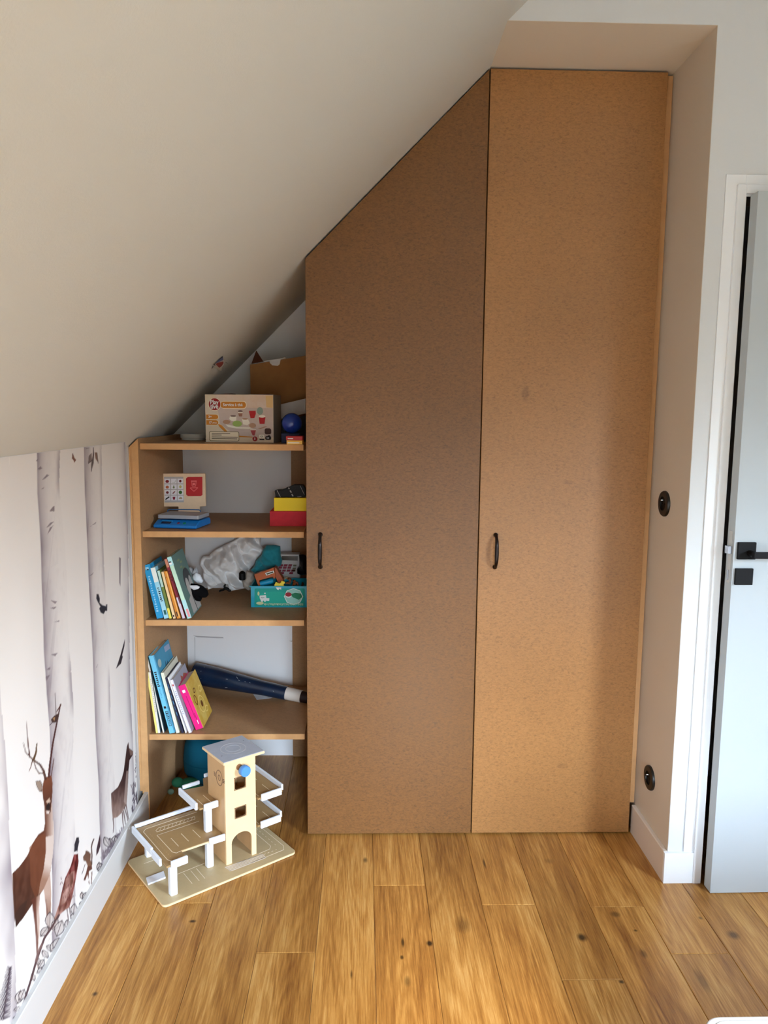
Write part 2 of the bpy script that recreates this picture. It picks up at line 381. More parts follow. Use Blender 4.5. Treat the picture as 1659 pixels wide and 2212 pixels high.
wr.prism([(-.80, -.01), (WX0, -.01), (WX0, ZC), (ZC-ZS, ZC), (-.80, 1.30)][:3]+[(ZC-ZS if False else WX0, WX0+ZS+.05), (-.80, 1.34)], YREAR-.2, YREAR, 'y')
wr.box((WX0, YREAR-.2, -.01), (WX1, YREAR, WZ0)); wr.box((WX0, YREAR-.2, WZ1), (WX1, YREAR, ZC+.02)); wr.box((WX1, YREAR-.2, -.01), (XR+.05, YREAR, ZC+.02))
struct('wall_rear', wr, M_room)
wn = struct('window_1', MB().box((WX0, YREAR-.10, WZ0), (WX1, YREAR-.04, WZ0+.05)).box((WX0, YREAR-.10, WZ1-.05), (WX1, YREAR-.04, WZ1)).box((WX0, YREAR-.10, WZ0+.05), (WX0+.05, YREAR-.04, WZ1-.05)).box((WX1-.05, YREAR-.10, WZ0+.05), (WX1, YREAR-.04, WZ1-.05)), M_trim)
# hall seen in the crack behind the door
struct('wall_hall', MB().box((.985, YW+.061, -.01), (1.03, 2.9, 2.5)).box((1.03, 2.86, -.01), (2.4, 2.92, 2.5)).box((2.35, YW+.061, -.01), (2.4, 2.9, 2.5)).box((1.0, YW+.061, 2.45), (2.4, 2.9, 2.5)), M_white)

# baseboards
struct('baseboard_left', MB().prism([(-.7596, -.0), (-.7465, 0), (-.7465, .104), (-.7490, .106), (-.7596, .106)], YREAR, 2.5475, 'y'), mat('baseboard_white', (208, 205, 201), .45, .35))
struct('baseboard_right', MB().prism([(.9435, 0), (.931, 0), (.931, .098), (.9330, .1), (.9435, .1)], YW-.0006, YC+.01, 'y'), mat('baseboard_beige', (222, 212, 200), .5, .35))
struct('baseboard_back', MB().box((.9310, YW-.0125, 0), (1.0215, YW-.0008, .099)), M_trim, bevel=.0008)
struct('baseboard_back', MB().box((1.83, YW-.0125, 0), (XR, YW-.0005, .098)), M_trim, bevel=.0008)

# door frame (two-step casing) and door leaf standing slightly proud
d1 = struct('door_1', MB().box((.992, YW-.005, .0985), (DX0, YW-.0004, 2.088)).box((DX0, YW-.005, 2.030), (DX1+.06, YW-.0004, 2.088)).box((DX1, YW-.005, .0985), (DX1+.055, YW-.0004, 2.088)), M_trim, bevel=.0008)
obj('casing_inner', MB().box((1.0218, YW-.014, 0), (DX0, YW-.0052, 2.060)).box((DX0, YW-.014, 2.036), (DX1, YW-.0052, 2.060)).box((DX1, YW-.014, 0), (DX1+.03, YW-.0052, 2.060)), M_trim, d1, bevel=.001)
obj('door_jamb', MB().box((1.03, YW-.001, 0), (DX0-.0005, YW+.13, 2.04)).box((1.03, YW-.001, DZ), (DX1+.02, YW+.13, DZ+.02)), mat('jamb_white', (200, 200, 198), .6, .3), d1)
hinge = Vector((1.795, 2.135, 0)); ang = math.radians(.6)
leafM = Matrix.Translation(hinge) @ Matrix.Rotation(ang, 4, 'Z')
lw = 1.795-1.0535
leaf = obj('door_leaf', MB().prism(rrect(-lw, .0015, 0, 2.029, .0012, 2), -.020, .020, 'y'), M_doorleaf, d1, bevel=.0015, M=leafM)
ex = -lw
obj('latch', MB().box((ex-.012, -.012, 1.040), (ex+.001, .008, 1.062)), M_chrome, leaf, bevel=.001)
obj('lock_plate', MB().box((ex-.0012, -.010, .955), (ex, .008, 1.105)), mat('lock_plate_steel', (196, 194, 190), .45, .4, metal=.4), leaf)
obj('dead_bolt', MB().box((ex-.004, -.004, .962), (ex, .004, .992)), M_chrome, leaf)
def leafx(px, py): p = at_y(px, py, 2.12); return p[0]-hinge.x, p[2]
hx, hz = leafx(1606, 1187.5)
rose = obj('handle_rose', MB().box((hx-.026, -.0285, hz-.0245), (hx+.026, -.0201, hz+.0245)), M_black, leaf, bevel=.0012)
obj('lever', MB().tube([(hx+.008, -.028, hz-.006), (hx+.008, -.062, hz-.006)], .009, 12).box((hx-.001, -.070, hz-.015), (hx+.125, -.056, hz+.003)), M_black, leaf, bevel=.0015)
hx2, hz2 = leafx(1600, 1243)
obj('key_rose', MB().box((hx2-.0255, -.0285, hz2-.0238), (hx2+.0255, -.0201, hz2+.0238)), M_black, leaf, bevel=.0012)

# ------------------------------------------------------------------ forest mural printed on the knee wall
def build_mural():
    y0, y1, z0, z1 = .55, 2.4615, .1062, 1.3305
    ny, nz = 520, 560
    # finer towards the far end, where the photograph sees the wall end-on
    Yv = np.linspace(y0, y1, ny); Zv = np.linspace(z0, z1, nz)
    YY, ZZ = np.meshgrid(Yv, Zv)
    X = np.full_like(YY, XL+.0006)
    P = np.stack([X, YY, ZZ], -1); U, V = proj(P)      # print coordinates
    rs = np.random.RandomState(3)
    colr = np.zeros(YY.shape+(3,)); colr[:] = (230, 224, 218)
    # low frequency washes of grey-pink
    def vnoise(a, b, seed):
        r = np.random.RandomState(seed); g = r.rand(64, 64)
        a = a % 63; b = b % 63; i = a.astype(int); j = b.astype(int); fa = a-i; fb = b-j
        fa = fa*fa*(3-2*fa); fb = fb*fb*(3-2*fb)
        return (g[i, j]*(1-fa)*(1-fb)+g[i+1, j]*fa*(1-fb)+g[i, j+1]*(1-fa)*fb+g[i+1, j+1]*fa*fb)
    n1 = vnoise(YY*9, ZZ*5, 1); n2 = vnoise(YY*30, ZZ*18, 2); n3 = vnoise(YY*80, ZZ*60, 4)
    colr -= ((n1-.5)*5)[..., None]
    def blend(mask, c):
        nonlocal colr
        c = np.asarray(c, float); colr = colr*(1-mask[..., None])+(c if c.ndim > 1 else c[None, None])*mask[..., None]
    A = lambda pts: [(x/3.951, 940+y/3.951) for x, y in pts]
    B = lambda pts: [(x/3.021, 1480+y/3.021) for x, y in pts]
    T = (104, 90, 100)
    def yedge(pts):      # polyline in print px -> wall y as function of z
        w = sorted([tuple(at_x(px, py, XL)[[2, 1]]) for px, py in pts])
        return np.interp(ZZ, [q[0] for q in w], [q[1] for q in w])
    def trunk(left, width, k=.85, right=.35, seed=0, flip=False):
        k *= 1.1; right *= .9
        e_ = yedge(left) + (vnoise(ZZ*8, ZZ*0+seed, 5)-.5)*.012
        d = (YY-e_) if not flip else (e_-YY)
        w = width*(.9+.25*vnoise(ZZ*4, ZZ*0+seed+3, 7))
        m = np.clip(d/.004, 0, 1)*(d > 0)
        sh = k*np.exp(-np.clip(d, 0, 9)/(w*.22))*(.75+.5*n2)
        sh += .03*m*(d < w)*(.5+n1)
        # rough right border
        sh += right*np.exp(-((d-w)/(w*.10))**2)*np.clip(vnoise(ZZ*7, ZZ*0+seed+9, 8)*2.2-.9, 0, 1)*(d < w+.004)
        # bark scars, rising to the right
        s_ = vnoise((ZZ*26-d*70+seed*3), d*6+seed, 11+seed)
        sh += .30*np.clip((s_-.78)*4, 0, 1)*m*(d < w)*np.clip(n2*1.6, 0, 1)
        sh += .07*np.clip((n3-.55)*3, 0, 1)*m*(d < w*.9)*n1
        blend(np.clip(sh*m*.8, 0, .8), T)
    trunk(A([(302, 160), (305, 500), (330, 800), (352, 1200), (372, 1600), (388, 2212)])+B([(315, 300), (330, 900), (335, 1480), (338, 1600)]), .135, .85, .6, 1)
    trunk(A([(718, 115), (725, 500), (740, 900), (748, 1200), (775, 1700), (800, 2212)])+B([(630, 400), (645, 700), (655, 1000), (663, 1190)]), .135, .8, .45, 2)
    e3 = yedge(A([(1068, 70), (1085, 600), (1095, 1100), (1110, 2212)])+B([(865, 350)]))
    d3 = e3-YY; blend(np.clip(.55*np.exp(-np.clip(d3, 0, 9)/.022)*(d3 > 0)*(.6+.8*n2), 0, .7), T)
    e0 = yedge(B([(3, 100), (40, 500), (58, 900), (90, 1500), (110, 2212)])); d0 = e0-YY
    blend(np.clip((.32*np.exp(-np.clip(d0, 0, 9)/.03)+.42*np.clip(n1-.35, 0, 1)*(d0 < .22))*(d0 > 0)*(.5+n2), 0, .6), T)
    for yy in (.75, 1.15):
        d = YY-yy; blend(np.clip(.7*np.exp(-np.clip(d, 0, 9)/.04)*(d > 0)*(.7+.5*n2), 0, .8), T)
    def sub(u0, v0, u1, v1, pad=6):
        m = (U > u0-pad) & (U < u1+pad) & (V > v0-pad) & (V < v1+pad); return np.nonzero(m)
    def inside(poly, u, v):
        c = np.zeros(u.shape, bool); n = len(poly)
        for i in range(n):
            (x1, y1_), (x2, y2_) = poly[i], poly[(i+1) % n]
            if y1_ == y2_: continue
            t = ((y1_ > v) != (y2_ > v)) & (u < (x2-x1)*(v-y1_)/(y2_-y1_)+x1); c ^= t
        return c
    def segd(u, v, a, b):
        dx, dy = b[0]-a[0], b[1]-a[1]; L = dx*dx+dy*dy+1e-9
        t = np.clip(((u-a[0])*dx+(v-a[1])*dy)/L, 0, 1); return np.hypot(u-a[0]-t*dx, v-a[1]-t*dy), t
    def poly(pts, c1, c2=None, ga=None, gb=None, alpha=1, tex=0):
        us = [p[0] for p in pts]; vs = [p[1] for p in pts]; I = sub(min(us), min(vs), max(us), max(vs))
        u, v = U[I], V[I]; ins = inside(pts, u, v); dd = np.full(u.shape, 9.)
        for i in range(len(pts)): dd = np.minimum(dd, segd(u, v, pts[i], pts[(i+1) % len(pts)])[0])
        a = np.clip(.5+np.where(ins, dd, -dd)/.9, 0, 1)*alpha
        c = np.array(c1, float)[None]
        if c2 is not None:
            t = np.clip(((u-ga[0])*(gb[0]-ga[0])+(v-ga[1])*(gb[1]-ga[1]))/((gb[0]-ga[0])**2+(gb[1]-ga[1])**2), 0, 1)[:, None]
            c = c*(1-t)+np.array(c2, float)[None]*t
        if tex: c = c+((n3[I]-.5)*tex*2)[:, None]
        colr[I] = colr[I]*(1-a[:, None])+np.clip(c, 0, 255)*a[:, None]
    def line(pts, w, c, alpha=1, taper=0):
        us = [p[0] for p in pts]; vs = [p[1] for p in pts]; I = sub(min(us), min(vs), max(us), max(vs), 8); u, v = U[I], V[I]
        if not len(u): return
        a = np.zeros(u.shape); n = len(pts)-1
        for i in range(n):
            d, t = segd(u, v, pts[i], pts[i+1]); s = (i+t)/n; ww = w*(1-taper*s)
            a = np.maximum(a, np.clip(.5+(ww/2-d)/.8, 0, 1))
        a = a*alpha; colr[I] = colr[I]*(1-a[:, None])+np.array(c, float)[None]*a[:, None]
    INK = (62, 48, 52); BR = (74, 38, 24)
    # bark flecks that can be told apart
    for pts in ([(305, 215), (325, 205), (318, 225)], [(320, 292), (345, 265), (362, 285), (340, 295)], [(360, 380), (400, 335), (418, 342), (385, 372)], [(340, 458), (378, 445), (370, 458)],
                [(420, 650), (450, 612), (466, 606), (464, 650)], [(395, 790), (430, 745), (460, 738), (425, 775)], [(405, 845), (425, 790), (455, 770), (430, 815)], [(430, 1408), (488, 1420), (470, 1440)],
                [(428, 1475), (485, 1462), (462, 1486)], [(460, 1595), (508, 1580), (506, 1592)], [(436, 1872), (492, 1858), (470, 1888)], [(392, 2000), (432, 1978), (425, 2005)], [(388, 2060), (428, 2045), (396, 2100)],
                [(770, 780), (822, 740), (815, 755)], [(765, 1200), (800, 1170), (785, 1195)], [(1015, 1040), (1032, 1050), (1028, 1290), (1018, 1260)], [(820, 1985), (836, 1950), (826, 1982)]):
        poly(A(pts), (112, 98, 104), alpha=.75)
    # leaves, small birds
    poly(A([(797, 110), (803, 160), (800, 240), (780, 310), (776, 250), (790, 180)]), (86, 74, 74), (150, 138, 130), (195, 970), (200, 1015)); poly(A([(782, 150), (760, 175), (755, 240), (785, 225)]), (120, 104, 98), alpha=.9)
    poly(A([(808, 145), (828, 150), (838, 235), (815, 200)]), (130, 100, 86)); line(A([(797, 108), (800, 160), (778, 310)]), 1.2, INK); line(A([(828, 150), (838, 240)]), .9, INK); line(A([(760, 175), (755, 242), (785, 215)]), .8, INK); line(A([(735, 113), (765, 108)]), .8, INK)
    poly(A([(618, 158), (624, 160), (636, 195), (650, 210), (636, 236), (628, 215), (614, 200)]), (120, 76, 60)); line(A([(621, 156), (620, 200)]), .7, INK)
    poly(A([(824, 1356), (840, 1356), (852, 1395), (850, 1430), (875, 1452), (905, 1460), (905, 1442), (915, 1445), (915, 1500), (898, 1500), (885, 1527), (860, 1515), (846, 1480), (858, 1465), (838, 1430), (822, 1395)]), (40, 38, 48))
    poly(A([(1066, 1740), (1062, 1800), (1042, 1880), (1048, 1890), (1032, 1950), (1020, 1960), (990, 1993), (1010, 1935), (1030, 1870)]), (44, 34, 40))
    line([(20, 986), (20, 1005)], 1.2, (238, 232, 224))
    # stag
    poly(B([(80, 1230), (130, 1180), (180, 1110), (215, 1030), (250, 975), (285, 950), (330, 930), (350, 1010), (342, 1100), (330, 1210), (312, 1290), (280, 1335), (262, 1365), (230, 1400), (190, 1460), (150, 1520), (103, 1580), (95, 1520), (85, 1350)]),
         (88, 46, 28), (60, 32, 22), (60, 1830), (60, 1990), tex=10)
    poly(B([(190, 1060), (250, 990), (300, 960), (310, 1200), (270, 1330), (230, 1390), (200, 1300)]), (120, 66, 40), alpha=.55)
    poly(B([(103, 1580), (95, 1500), (130, 1440), (180, 1400), (150, 1520)]), (46, 26, 22), alpha=.6)
    poly(B([(293, 860), (335, 830), (350, 900), (352, 1010), (344, 1120), (328, 1220), (308, 1300), (275, 1345), (250, 1370), (262, 1290), (285, 1200), (300, 1080)]), (150, 112, 92), (208, 190, 178), (96, 1900), (110, 1870))
    poly(B([(290, 780), (340, 770), (345, 860), (345, 980), (300, 990), (285, 955), (294, 900)]), (96, 54, 38), (190, 166, 152), (97, 1780), (112, 1780))
    poly(B([(275, 680), (285, 625), (300, 600), (335, 588), (343, 640), (342, 700), (337, 760), (330, 830), (308, 845), (293, 800), (280, 730)]), (112, 62, 40), (82, 44, 30), (95, 1690), (112, 1730))
    poly(B([(300, 760), (322, 735), (330, 760), (318, 780)]), (196, 170, 150)); poly(B([(302, 785), (322, 760), (328, 800), (318, 820), (303, 815)]), (36, 22, 22)); poly(B([(300, 820), (325, 822), (318, 840), (305, 838)]), (214, 200, 190))
    poly(B([(233, 628), (262, 624), (274, 645), (272, 695), (258, 692), (242, 665)]), (150, 128, 112)); line(B([(233, 628), (262, 624), (274, 645), (272, 695), (258, 692), (242, 665), (233, 628)]), 1, (70, 52, 48))
    line(B([(297, 612), (285, 560), (262, 520), (218, 488)]), 5.2, (70, 38, 26), taper=.35); line(B([(285, 575), (255, 575), (235, 545), (222, 500)]), 2.6, BR, taper=.4)
    line(B([(218, 490), (190, 460), (168, 440), (152, 375)]), 3.2, BR, taper=.7); line(B([(195, 470), (185, 400), (178, 320), (170, 228)]), 3.0, (86, 56, 50), taper=.75); line(B([(218, 490), (235, 440), (240, 382)]), 5, (84, 58, 34), taper=.6); line(B([(212, 492), (202, 530), (190, 562)]), 2, BR, taper=.6)
    line(B([(318, 600), (325, 520), (345, 380), (370, 250), (383, 185), (395, 125)]), 4.2, (72, 36, 34), taper=.45); line(B([(335, 590), (352, 480)]), 1.4, BR); line(B([(370, 250), (365, 180), (358, 50)]), 1.8, (60, 44, 42), taper=.6); line(B([(372, 170), (397, 128)]), 2, BR)
    poly(B([(332, 225), (355, 200), (388, 180), (380, 215), (362, 245), (340, 245)]), (66, 44, 38)); poly(B([(345, 215), (360, 210), (355, 235)]), (180, 140, 96)); line(B([(345, 240), (325, 262)]), 1, INK)
    poly(B([(205, 1400), (262, 1365), (256, 1450), (258, 1540), (258, 1620), (250, 1700), (250, 1850), (242, 1850), (240, 1780), (236, 1650), (228, 1530), (215, 1450)]), (96, 56, 40), (196, 172, 158), (72, 1960), (84, 1962))
    poly(B([(205, 1400), (235, 1380), (238, 1500), (248, 1640), (246, 1780), (240, 1780), (234, 1640), (222, 1520)]), (84, 40, 30), alpha=.75)
    poly(B([(285, 1330), (328, 1230), (334, 1350), (332, 1480), (326, 1540), (322, 1600), (305, 1560), (300, 1450)]), (186, 158, 142), (130, 92, 76), (100, 1930), (108, 1990))
    line(B([(300, 1400), (310, 1500), (316, 1590)]), 1.2, (96, 60, 52))
    # pheasant
    poly(B([(483, 1105), (508, 1100), (513, 1150), (505, 1200), (492, 1280), (472, 1380), (452, 1450), (428, 1465), (395, 1492), (370, 1545), (345, 1590), (340, 1560), (362, 1500), (385, 1430), (405, 1340), (425, 1260), (462, 1180)]),
         (104, 34, 32), (136, 96, 84), (165, 1860), (125, 1980), tex=46)
    poly(B([(430, 1260), (470, 1215), (488, 1215), (478, 1300), (455, 1360), (425, 1420), (395, 1440)]), (170, 138, 124), alpha=.6, tex=70)
    for k in range(26):
        x = 392+rs.rand()*88; y = 1240+rs.rand()*200
        line(B([(x, y), (x+6-rs.rand()*10, y+14)]), 1.1, (70, 28, 30), .8)
    poly(B([(500, 993), (515, 992), (517, 1020), (508, 1060), (505, 1090), (484, 1092), (486, 1040)]), (40, 36, 44)); poly(B([(484, 1088), (503, 1082), (502, 1100), (483, 1104)]), (226, 220, 214))
    for a_ in ([(437, 1460), (446, 1530), (445, 1590)], [(452, 1450), (460, 1500), (470, 1545)], [(445, 1590), (440, 1560)]): line(B(a_), 1.5, (70, 44, 50))
    # squirrel and the tail feather of a bird behind it
    poly(B([(560, 1078), (578, 1085), (592, 1100), (590, 1140), (600, 1170), (598, 1200), (580, 1210), (572, 1180), (560, 1150), (545, 1145), (542, 1120), (556, 1100)]), (96, 66, 52), (130, 90, 66), (184, 1840), (196, 1880))
    poly(B([(572, 1180), (598, 1180), (602, 1200), (580, 1215), (578, 1290), (588, 1305), (570, 1235), (556, 1275), (545, 1272), (562, 1225)]), (92, 50, 38)); line(B([(612, 1005), (602, 1030), (596, 1060), (600, 1110), (598, 1170)]), 2.4, (74, 52, 44)); line(B([(555, 1170), (535, 1232)]), 1, INK); line(B([(600, 1220), (596, 1300)]), 1.6, (96, 60, 50))
    poly(B([(652, 972), (655, 1000), (655, 1050), (640, 1095), (628, 1112), (630, 1070)]), (58, 36, 42))
    # doe
    poly(B([(838, 372), (842, 410), (868, 432), (868, 452), (845, 490), (838, 560), (835, 640), (832, 700), (826, 780), (815, 800), (795, 832), (765, 862), (735, 870), (728, 790), (725, 706), (770, 665), (795, 610), (808, 560), (818, 480), (828, 400)]),
         (54, 30, 28), (150, 124, 112), (245, 1690), (262, 1755), tex=16)
    poly(B([(825, 560), (836, 560), (832, 700), (824, 790), (808, 760)]), (180, 158, 146), alpha=.7); poly(B([(842, 412), (868, 432), (866, 455), (850, 460)]), (120, 92, 82))
    for a_ in ([(738, 872), (742, 920), (738, 962)], [(798, 830), (802, 900), (815, 960)], [(812, 800), (830, 860), (838, 915)], [(806, 820), (815, 880), (822, 920)], [(822, 780), (845, 905)]): line(B(a_), 2.2, (92, 66, 62), .9, .5)
    # undergrowth sketched in ink along the skirting
    def leaf(x, y, L, a, w=.28, fill=(196, 186, 180), k=1.0):
        ca, sa = math.cos(a), math.sin(a); pts = []
        for i in range(9):
            t = i/8; pts.append((x+ca*L*t-sa*L*w*math.sin(math.pi*t), y+sa*L*t+ca*L*w*math.sin(math.pi*t)))
        for i in range(8, -1, -1):
            t = i/8; pts.append((x+ca*L*t+sa*L*w*math.sin(math.pi*t), y+sa*L*t-ca*L*w*math.sin(math.pi*t)))
        pts = B(pts); poly(pts, fill, alpha=.8*k); line(pts+[pts[0]], 1.5, (44, 34, 40), 1*k); line([pts[0], pts[8]], 1.1, INK, .9*k)
    for (x, y, L, a) in ((325, 1480, 110, 1.55), (315, 1600, 60, 2.6), (345, 1600, 80, -1.2), (370, 1640, 110, -1.25), (300, 1700, 70, .5), (275, 1730, 65, .9), (330, 1740, 90, -1.0), (350, 1720, 80, -1.1), (265, 1640, 80, -.9),
                         (250, 1850, 70, -1.0), (240, 1880, 60, -.6), (225, 1930, 50, -1.9), (250, 1830, 50, -1.6), (270, 1850, 40, -.4), (90, 2120, 60, -.2), (85, 2170, 46, .3), (115, 2080, 90, -1.35), (130, 2060, 80, -1.2),
                         (440, 1590, 60, -1.6), (470, 1540, 60, -1.3), (478, 1500, 75, -1.45), (540, 1400, 50, -1.7), (545, 1395, 45, -1.2), (525, 1445, 30, -1.5), (650, 1220, 60, -1.4), (655, 1225, 70, -1.7), (640, 1215, 40, -1.0),
                         (740, 1050, 70, -1.4), (735, 1055, 60, -1.9), (755, 1030, 60, -1.2), (720, 1060, 80, -2.1), (770, 1010, 40, -1.4)):
        leaf(x, y, L, a)
    line(B([(165, 2040), (200, 1930), (240, 1790), (290, 1650), (345, 1570), (385, 1500)]), 4.4, (78, 54, 56)); line(B([(165, 2040), (140, 2100), (120, 2160)]), 2.2, (88, 70, 72)); line(B([(235, 1800), (250, 1740), (275, 1690)]), 5, (120, 92, 88), .8)
    for k in range(34):
        t = rs.rand(); x = 180+t*190; y = 2010-t*480; line(B([(x, y), (x+8, y-10)]), 1.2, (206, 196, 188), .7)
    for k in range(22):      # fern
        t = k/21; x = 65-t*45; y = 1850+t*330; L = 14+t*42
        line(B([(x, y), (x-L*1.1, y+L*.35-16)]), 4.2, (64, 56, 66), 1, .5); line(B([(x, y), (x+L*.8, y-L*.15-12)]), 4.0, (84, 74, 84), 1, .5)
    line(B([(65, 1840), (48, 1960), (20, 2180)]), 1.6, INK)
    for k in range(46):      # dense grasses by the shelf
        x = 862+rs.rand()*42; y = 880-rs.rand()*230-(x-862)*1.2
        line(B([(x, y), (x+rs.randn()*7, y-14-rs.rand()*34)]), 1.3, (76, 62, 70), .9)
    for k in range(26):
        x = 885+rs.rand()*20; y = 600-rs.rand()*210; line(B([(x, y), (x+rs.randn()*6, y+10+rs.rand()*16)]), 1.2, (84, 66, 74), .8)
    for k in range(90):
        t = rs.rand(); x = 665+t*150; y = 1150-t*170; line(B([(x, y), (x+rs.randn()*10, y-20-rs.rand()*50)]), 1.1, (104, 90, 98), .8)
    # soft ground shadow in the print above the skirting
    # mesh
    nv = ny*nz; co = np.stack([X, YY, ZZ], -1).reshape(-1, 3).astype(np.float32)
    idx = np.arange(nv).reshape(nz, ny); q = np.stack([idx[:-1, :-1], idx[:-1, 1:], idx[1:, 1:], idx[1:, :-1]], -1).reshape(-1, 4)
    me = bpy.data.meshes.new('mural'); me.vertices.add(nv); me.vertices.foreach_set('co', co.ravel())
    me.loops.add(q.size); me.loops.foreach_set('vertex_index', q.ravel().astype(np.int32)); me.polygons.add(len(q)); me.polygons.foreach_set('loop_start', np.arange(0, q.size, 4, dtype=np.int32))
    me.update(calc_edges=True)
    ca = me.color_attributes.new('print', 'FLOAT_COLOR', 'POINT')
    c = np.clip(colr/255., 0, 1); c = np.where(c <= .04045, c/12.92, ((c+.055)/1.055)**2.4)
    rgba = np.concatenate([c.reshape(-1, 3), np.ones((nv, 1))], 1).astype(np.float32); ca.data.foreach_set('color', rgba.ravel())
    m = bpy.data.materials.new('mural_print'); m.use_nodes = True; n = m.node_tree; b = n.nodes['Principled BSDF']
    at = n.nodes.new('ShaderNodeVertexColor'); at.layer_name = 'print'; n.links.new(at.outputs[0], b.inputs['Base Color']); b.inputs['Roughness'].default_value = .7; b.inputs['Specular IOR Level'].default_value = .25
    me.materials.append(m)
    o = bpy.data.objects.new('mural', me); COL.objects.link(o); o.parent = wl
    o['label'] = 'printed forest mural of birch trunks, stag, doe and pheasant'
build_mural()

# ================================================================== WARDROBE
wd = thing('wardrobe', 'tall built-in wardrobe with two bare brown board doors, one cut to the sloped ceiling', 'wardrobe', (0, 0, 0))
def zsl(x): return x+ZS
obj('side_panel', MB().prism([(2.462, .004), (3.050, .004), (3.050, zsl(-.181)-.012), (2.462, zsl(-.181)-.012)], -.181, -.163, 'x'), M_mdf_s, wd)
obj('side_panel', MB().box((.925, 2.463, .102), (.943, 3.05, 2.462)), M_mdf_e, wd)
obj('carcass_back', MB().prism([(-.162, .004), (.924, .004), (.924, 2.455), (.36, 2.455), (-.162, 1.905)], 2.9, 2.912, 'y'), M_dark, wd)
obj('divider', MB().box((.366, 2.464, .004), (.384, 2.898, 2.44)), M_mdf_s, wd)
dl = obj('door_panel', MB().prism([(-.182, .006), (.3745, .006), (.3745, 2.4605), (-.182, 1.9015)], YC, YC+.019, 'y'), M_mdf_l, wd, bevel=.0012)
dr = obj('door_panel', MB().prism([(.3782, .006), (.9205, .006), (.9185, 2.462), (.3782, 2.462)], YC, YC+.019, 'y'), M_mdf_r, wd, bevel=.0012)
def bow_handle(x, z0, z1, parent):
    mb = MB(); zc = (z0+z1)/2; H = (z1-z0)/2; pts = []; rs = []
    for i in range(17):
        t = -1+2*i/16; pts.append((x, YC-.008-.021*(1-t**4), zc+H*.93*t)); rs.append(.0042+.0026*(1-t*t)+.0015*max(0, abs(t)-.85)*6)
    mb.tube(pts, rs, 12)
    for zz in (z0+.004, z1-.004):
        mb.lathe([(.0075, 0), (.0078, .003), (.006, .008), (.003, .011)], 14, Matrix.Translation((x, YC+.0002, zz)) @ Matrix.Rotation(math.radians(90), 4, 'X'))
    return obj('handle', mb, M_bronze, parent, smooth=50)
bow_handle(-.137, .929, 1.043, dl); bow_handle(.4325, .930, 1.044, dr)

# ================================================================== SHELF UNIT
SX0, SX1, SY = -.744, -.200, 2.567
TOPS = [1.323, 1.027, .719, .308]
su = thing('shelf_unit', 'open shelf unit of bare brown board with four shelves under the slope', 'shelf', (0, 0, 0))
sp = MB()
sp.prism([(-.7665, 2.548), (-.7437, 2.548), (-.716, 3.05), (-.742, 3.05)], 0.001, 1.3175, 'z')
obj('side_panel', sp, M_mdf_s, su)
top = MB()       # bevelled head of the side panel, cut to the slope
vs = []
for (xo, xi, y) in ((-.7665, -.7437, 2.548), (-.742, -.716, 3.05)):
    vs += [(xo, y, 1.3176), (xi, y, 1.3176), (xi, y, 1.340), (xo+.004, y, 1.3225 if y < 3 else 1.34)]
top.add(vs, [(0, 1, 2, 3), (7, 6, 5, 4), (0, 4, 5, 1), (1, 5, 6, 2), (2, 6, 7, 3), (3, 7, 4, 0)])
obj('side_panel_head', top, M_mdf_s, su)
obj('filler_strip', MB().prism([(-.7663, .107), (-.7663, 1.320), (-.776, 1.3085), (-.776, .107)], 2.5485, 2.575, 'y'), M_mdf_e, su, bevel=.0008)
obj('edge_strip', MB().prism([(-.7664, .001), (-.7438, .001), (-.7438, 1.339), (-.7664, 1.3175)], 2.5455, 2.548, 'y'), M_mdf_e, su)
for i, zt in enumerate(TOPS):
    sh = obj('shelf_board', MB().prism([(SX0, SY), (SX1, SY), (SX1, 3.052), (-.717, 3.052)], zt-.0205, zt, 'z'), M_mdf_s, su, bevel=.0006)
    obj('shelf_edge', MB().box((SX0+.0003, SY-.0012, zt-.0202), (SX1-.0003, SY-.0001, zt-.0003)), M_mdf_e, sh)
obj('shade_strip', MB().box((-.286, 3.038, .003), (-.1815, 3.0555, 1.302)), M_mdf_s, su)  # brown strip standing in for the wardrobe's soft shadow on the wall

# power sockets on the alcove wall
def socket(px, py, label):
    c = at_x(px, py, .944)
    t = thing('power_socket', label, 'socket', c)
    R = Matrix.Rotation(math.radians(-90), 4, 'Y')
    obj('cover_plate', MB().lathe([(.040, 0), (.040, .005), (.038, .008), (.028, .009), (.0225, .009), (.0220, -.0005)][:5]+[(.0220, .004), (.001, .0035)], 40, R), mat('socket_black', (16, 14, 12), .38, .4), t, smooth=40)
    obj('socket_well', MB().lathe([(.0205, .0041), (.0205, .0046), (.019, .0046), (.0188, .0043), (.001, .0043)], 30, R), M_black, t)
    obj('earth_pin', MB().lathe([(.0024, .0042), (.0024, .013), (.0012, .015)], 12, R @ Matrix.Translation((.011, 0, 0))), M_chrome, t, smooth=40)
    for s in (-1, 1):
        obj('contact_hole', MB().lathe([(.0028, .0044), (.0028, .0052), (.0018, .0052)], 12, R @ Matrix.Translation((0, s*.0095, 0))), M_dark, t)
    return t
socket(1437, 1088, 'round black wall socket at waist height on the beige alcove wall')
socket(1405, 1680, 'round black wall socket near the floor on the beige alcove wall')

# ================================================================== ITEMS
def P2(px, py, y): p = at_y(px, py, y); return (p[0], p[2])
C = lambda name, rgb, **k: mat(name, rgb, **k)

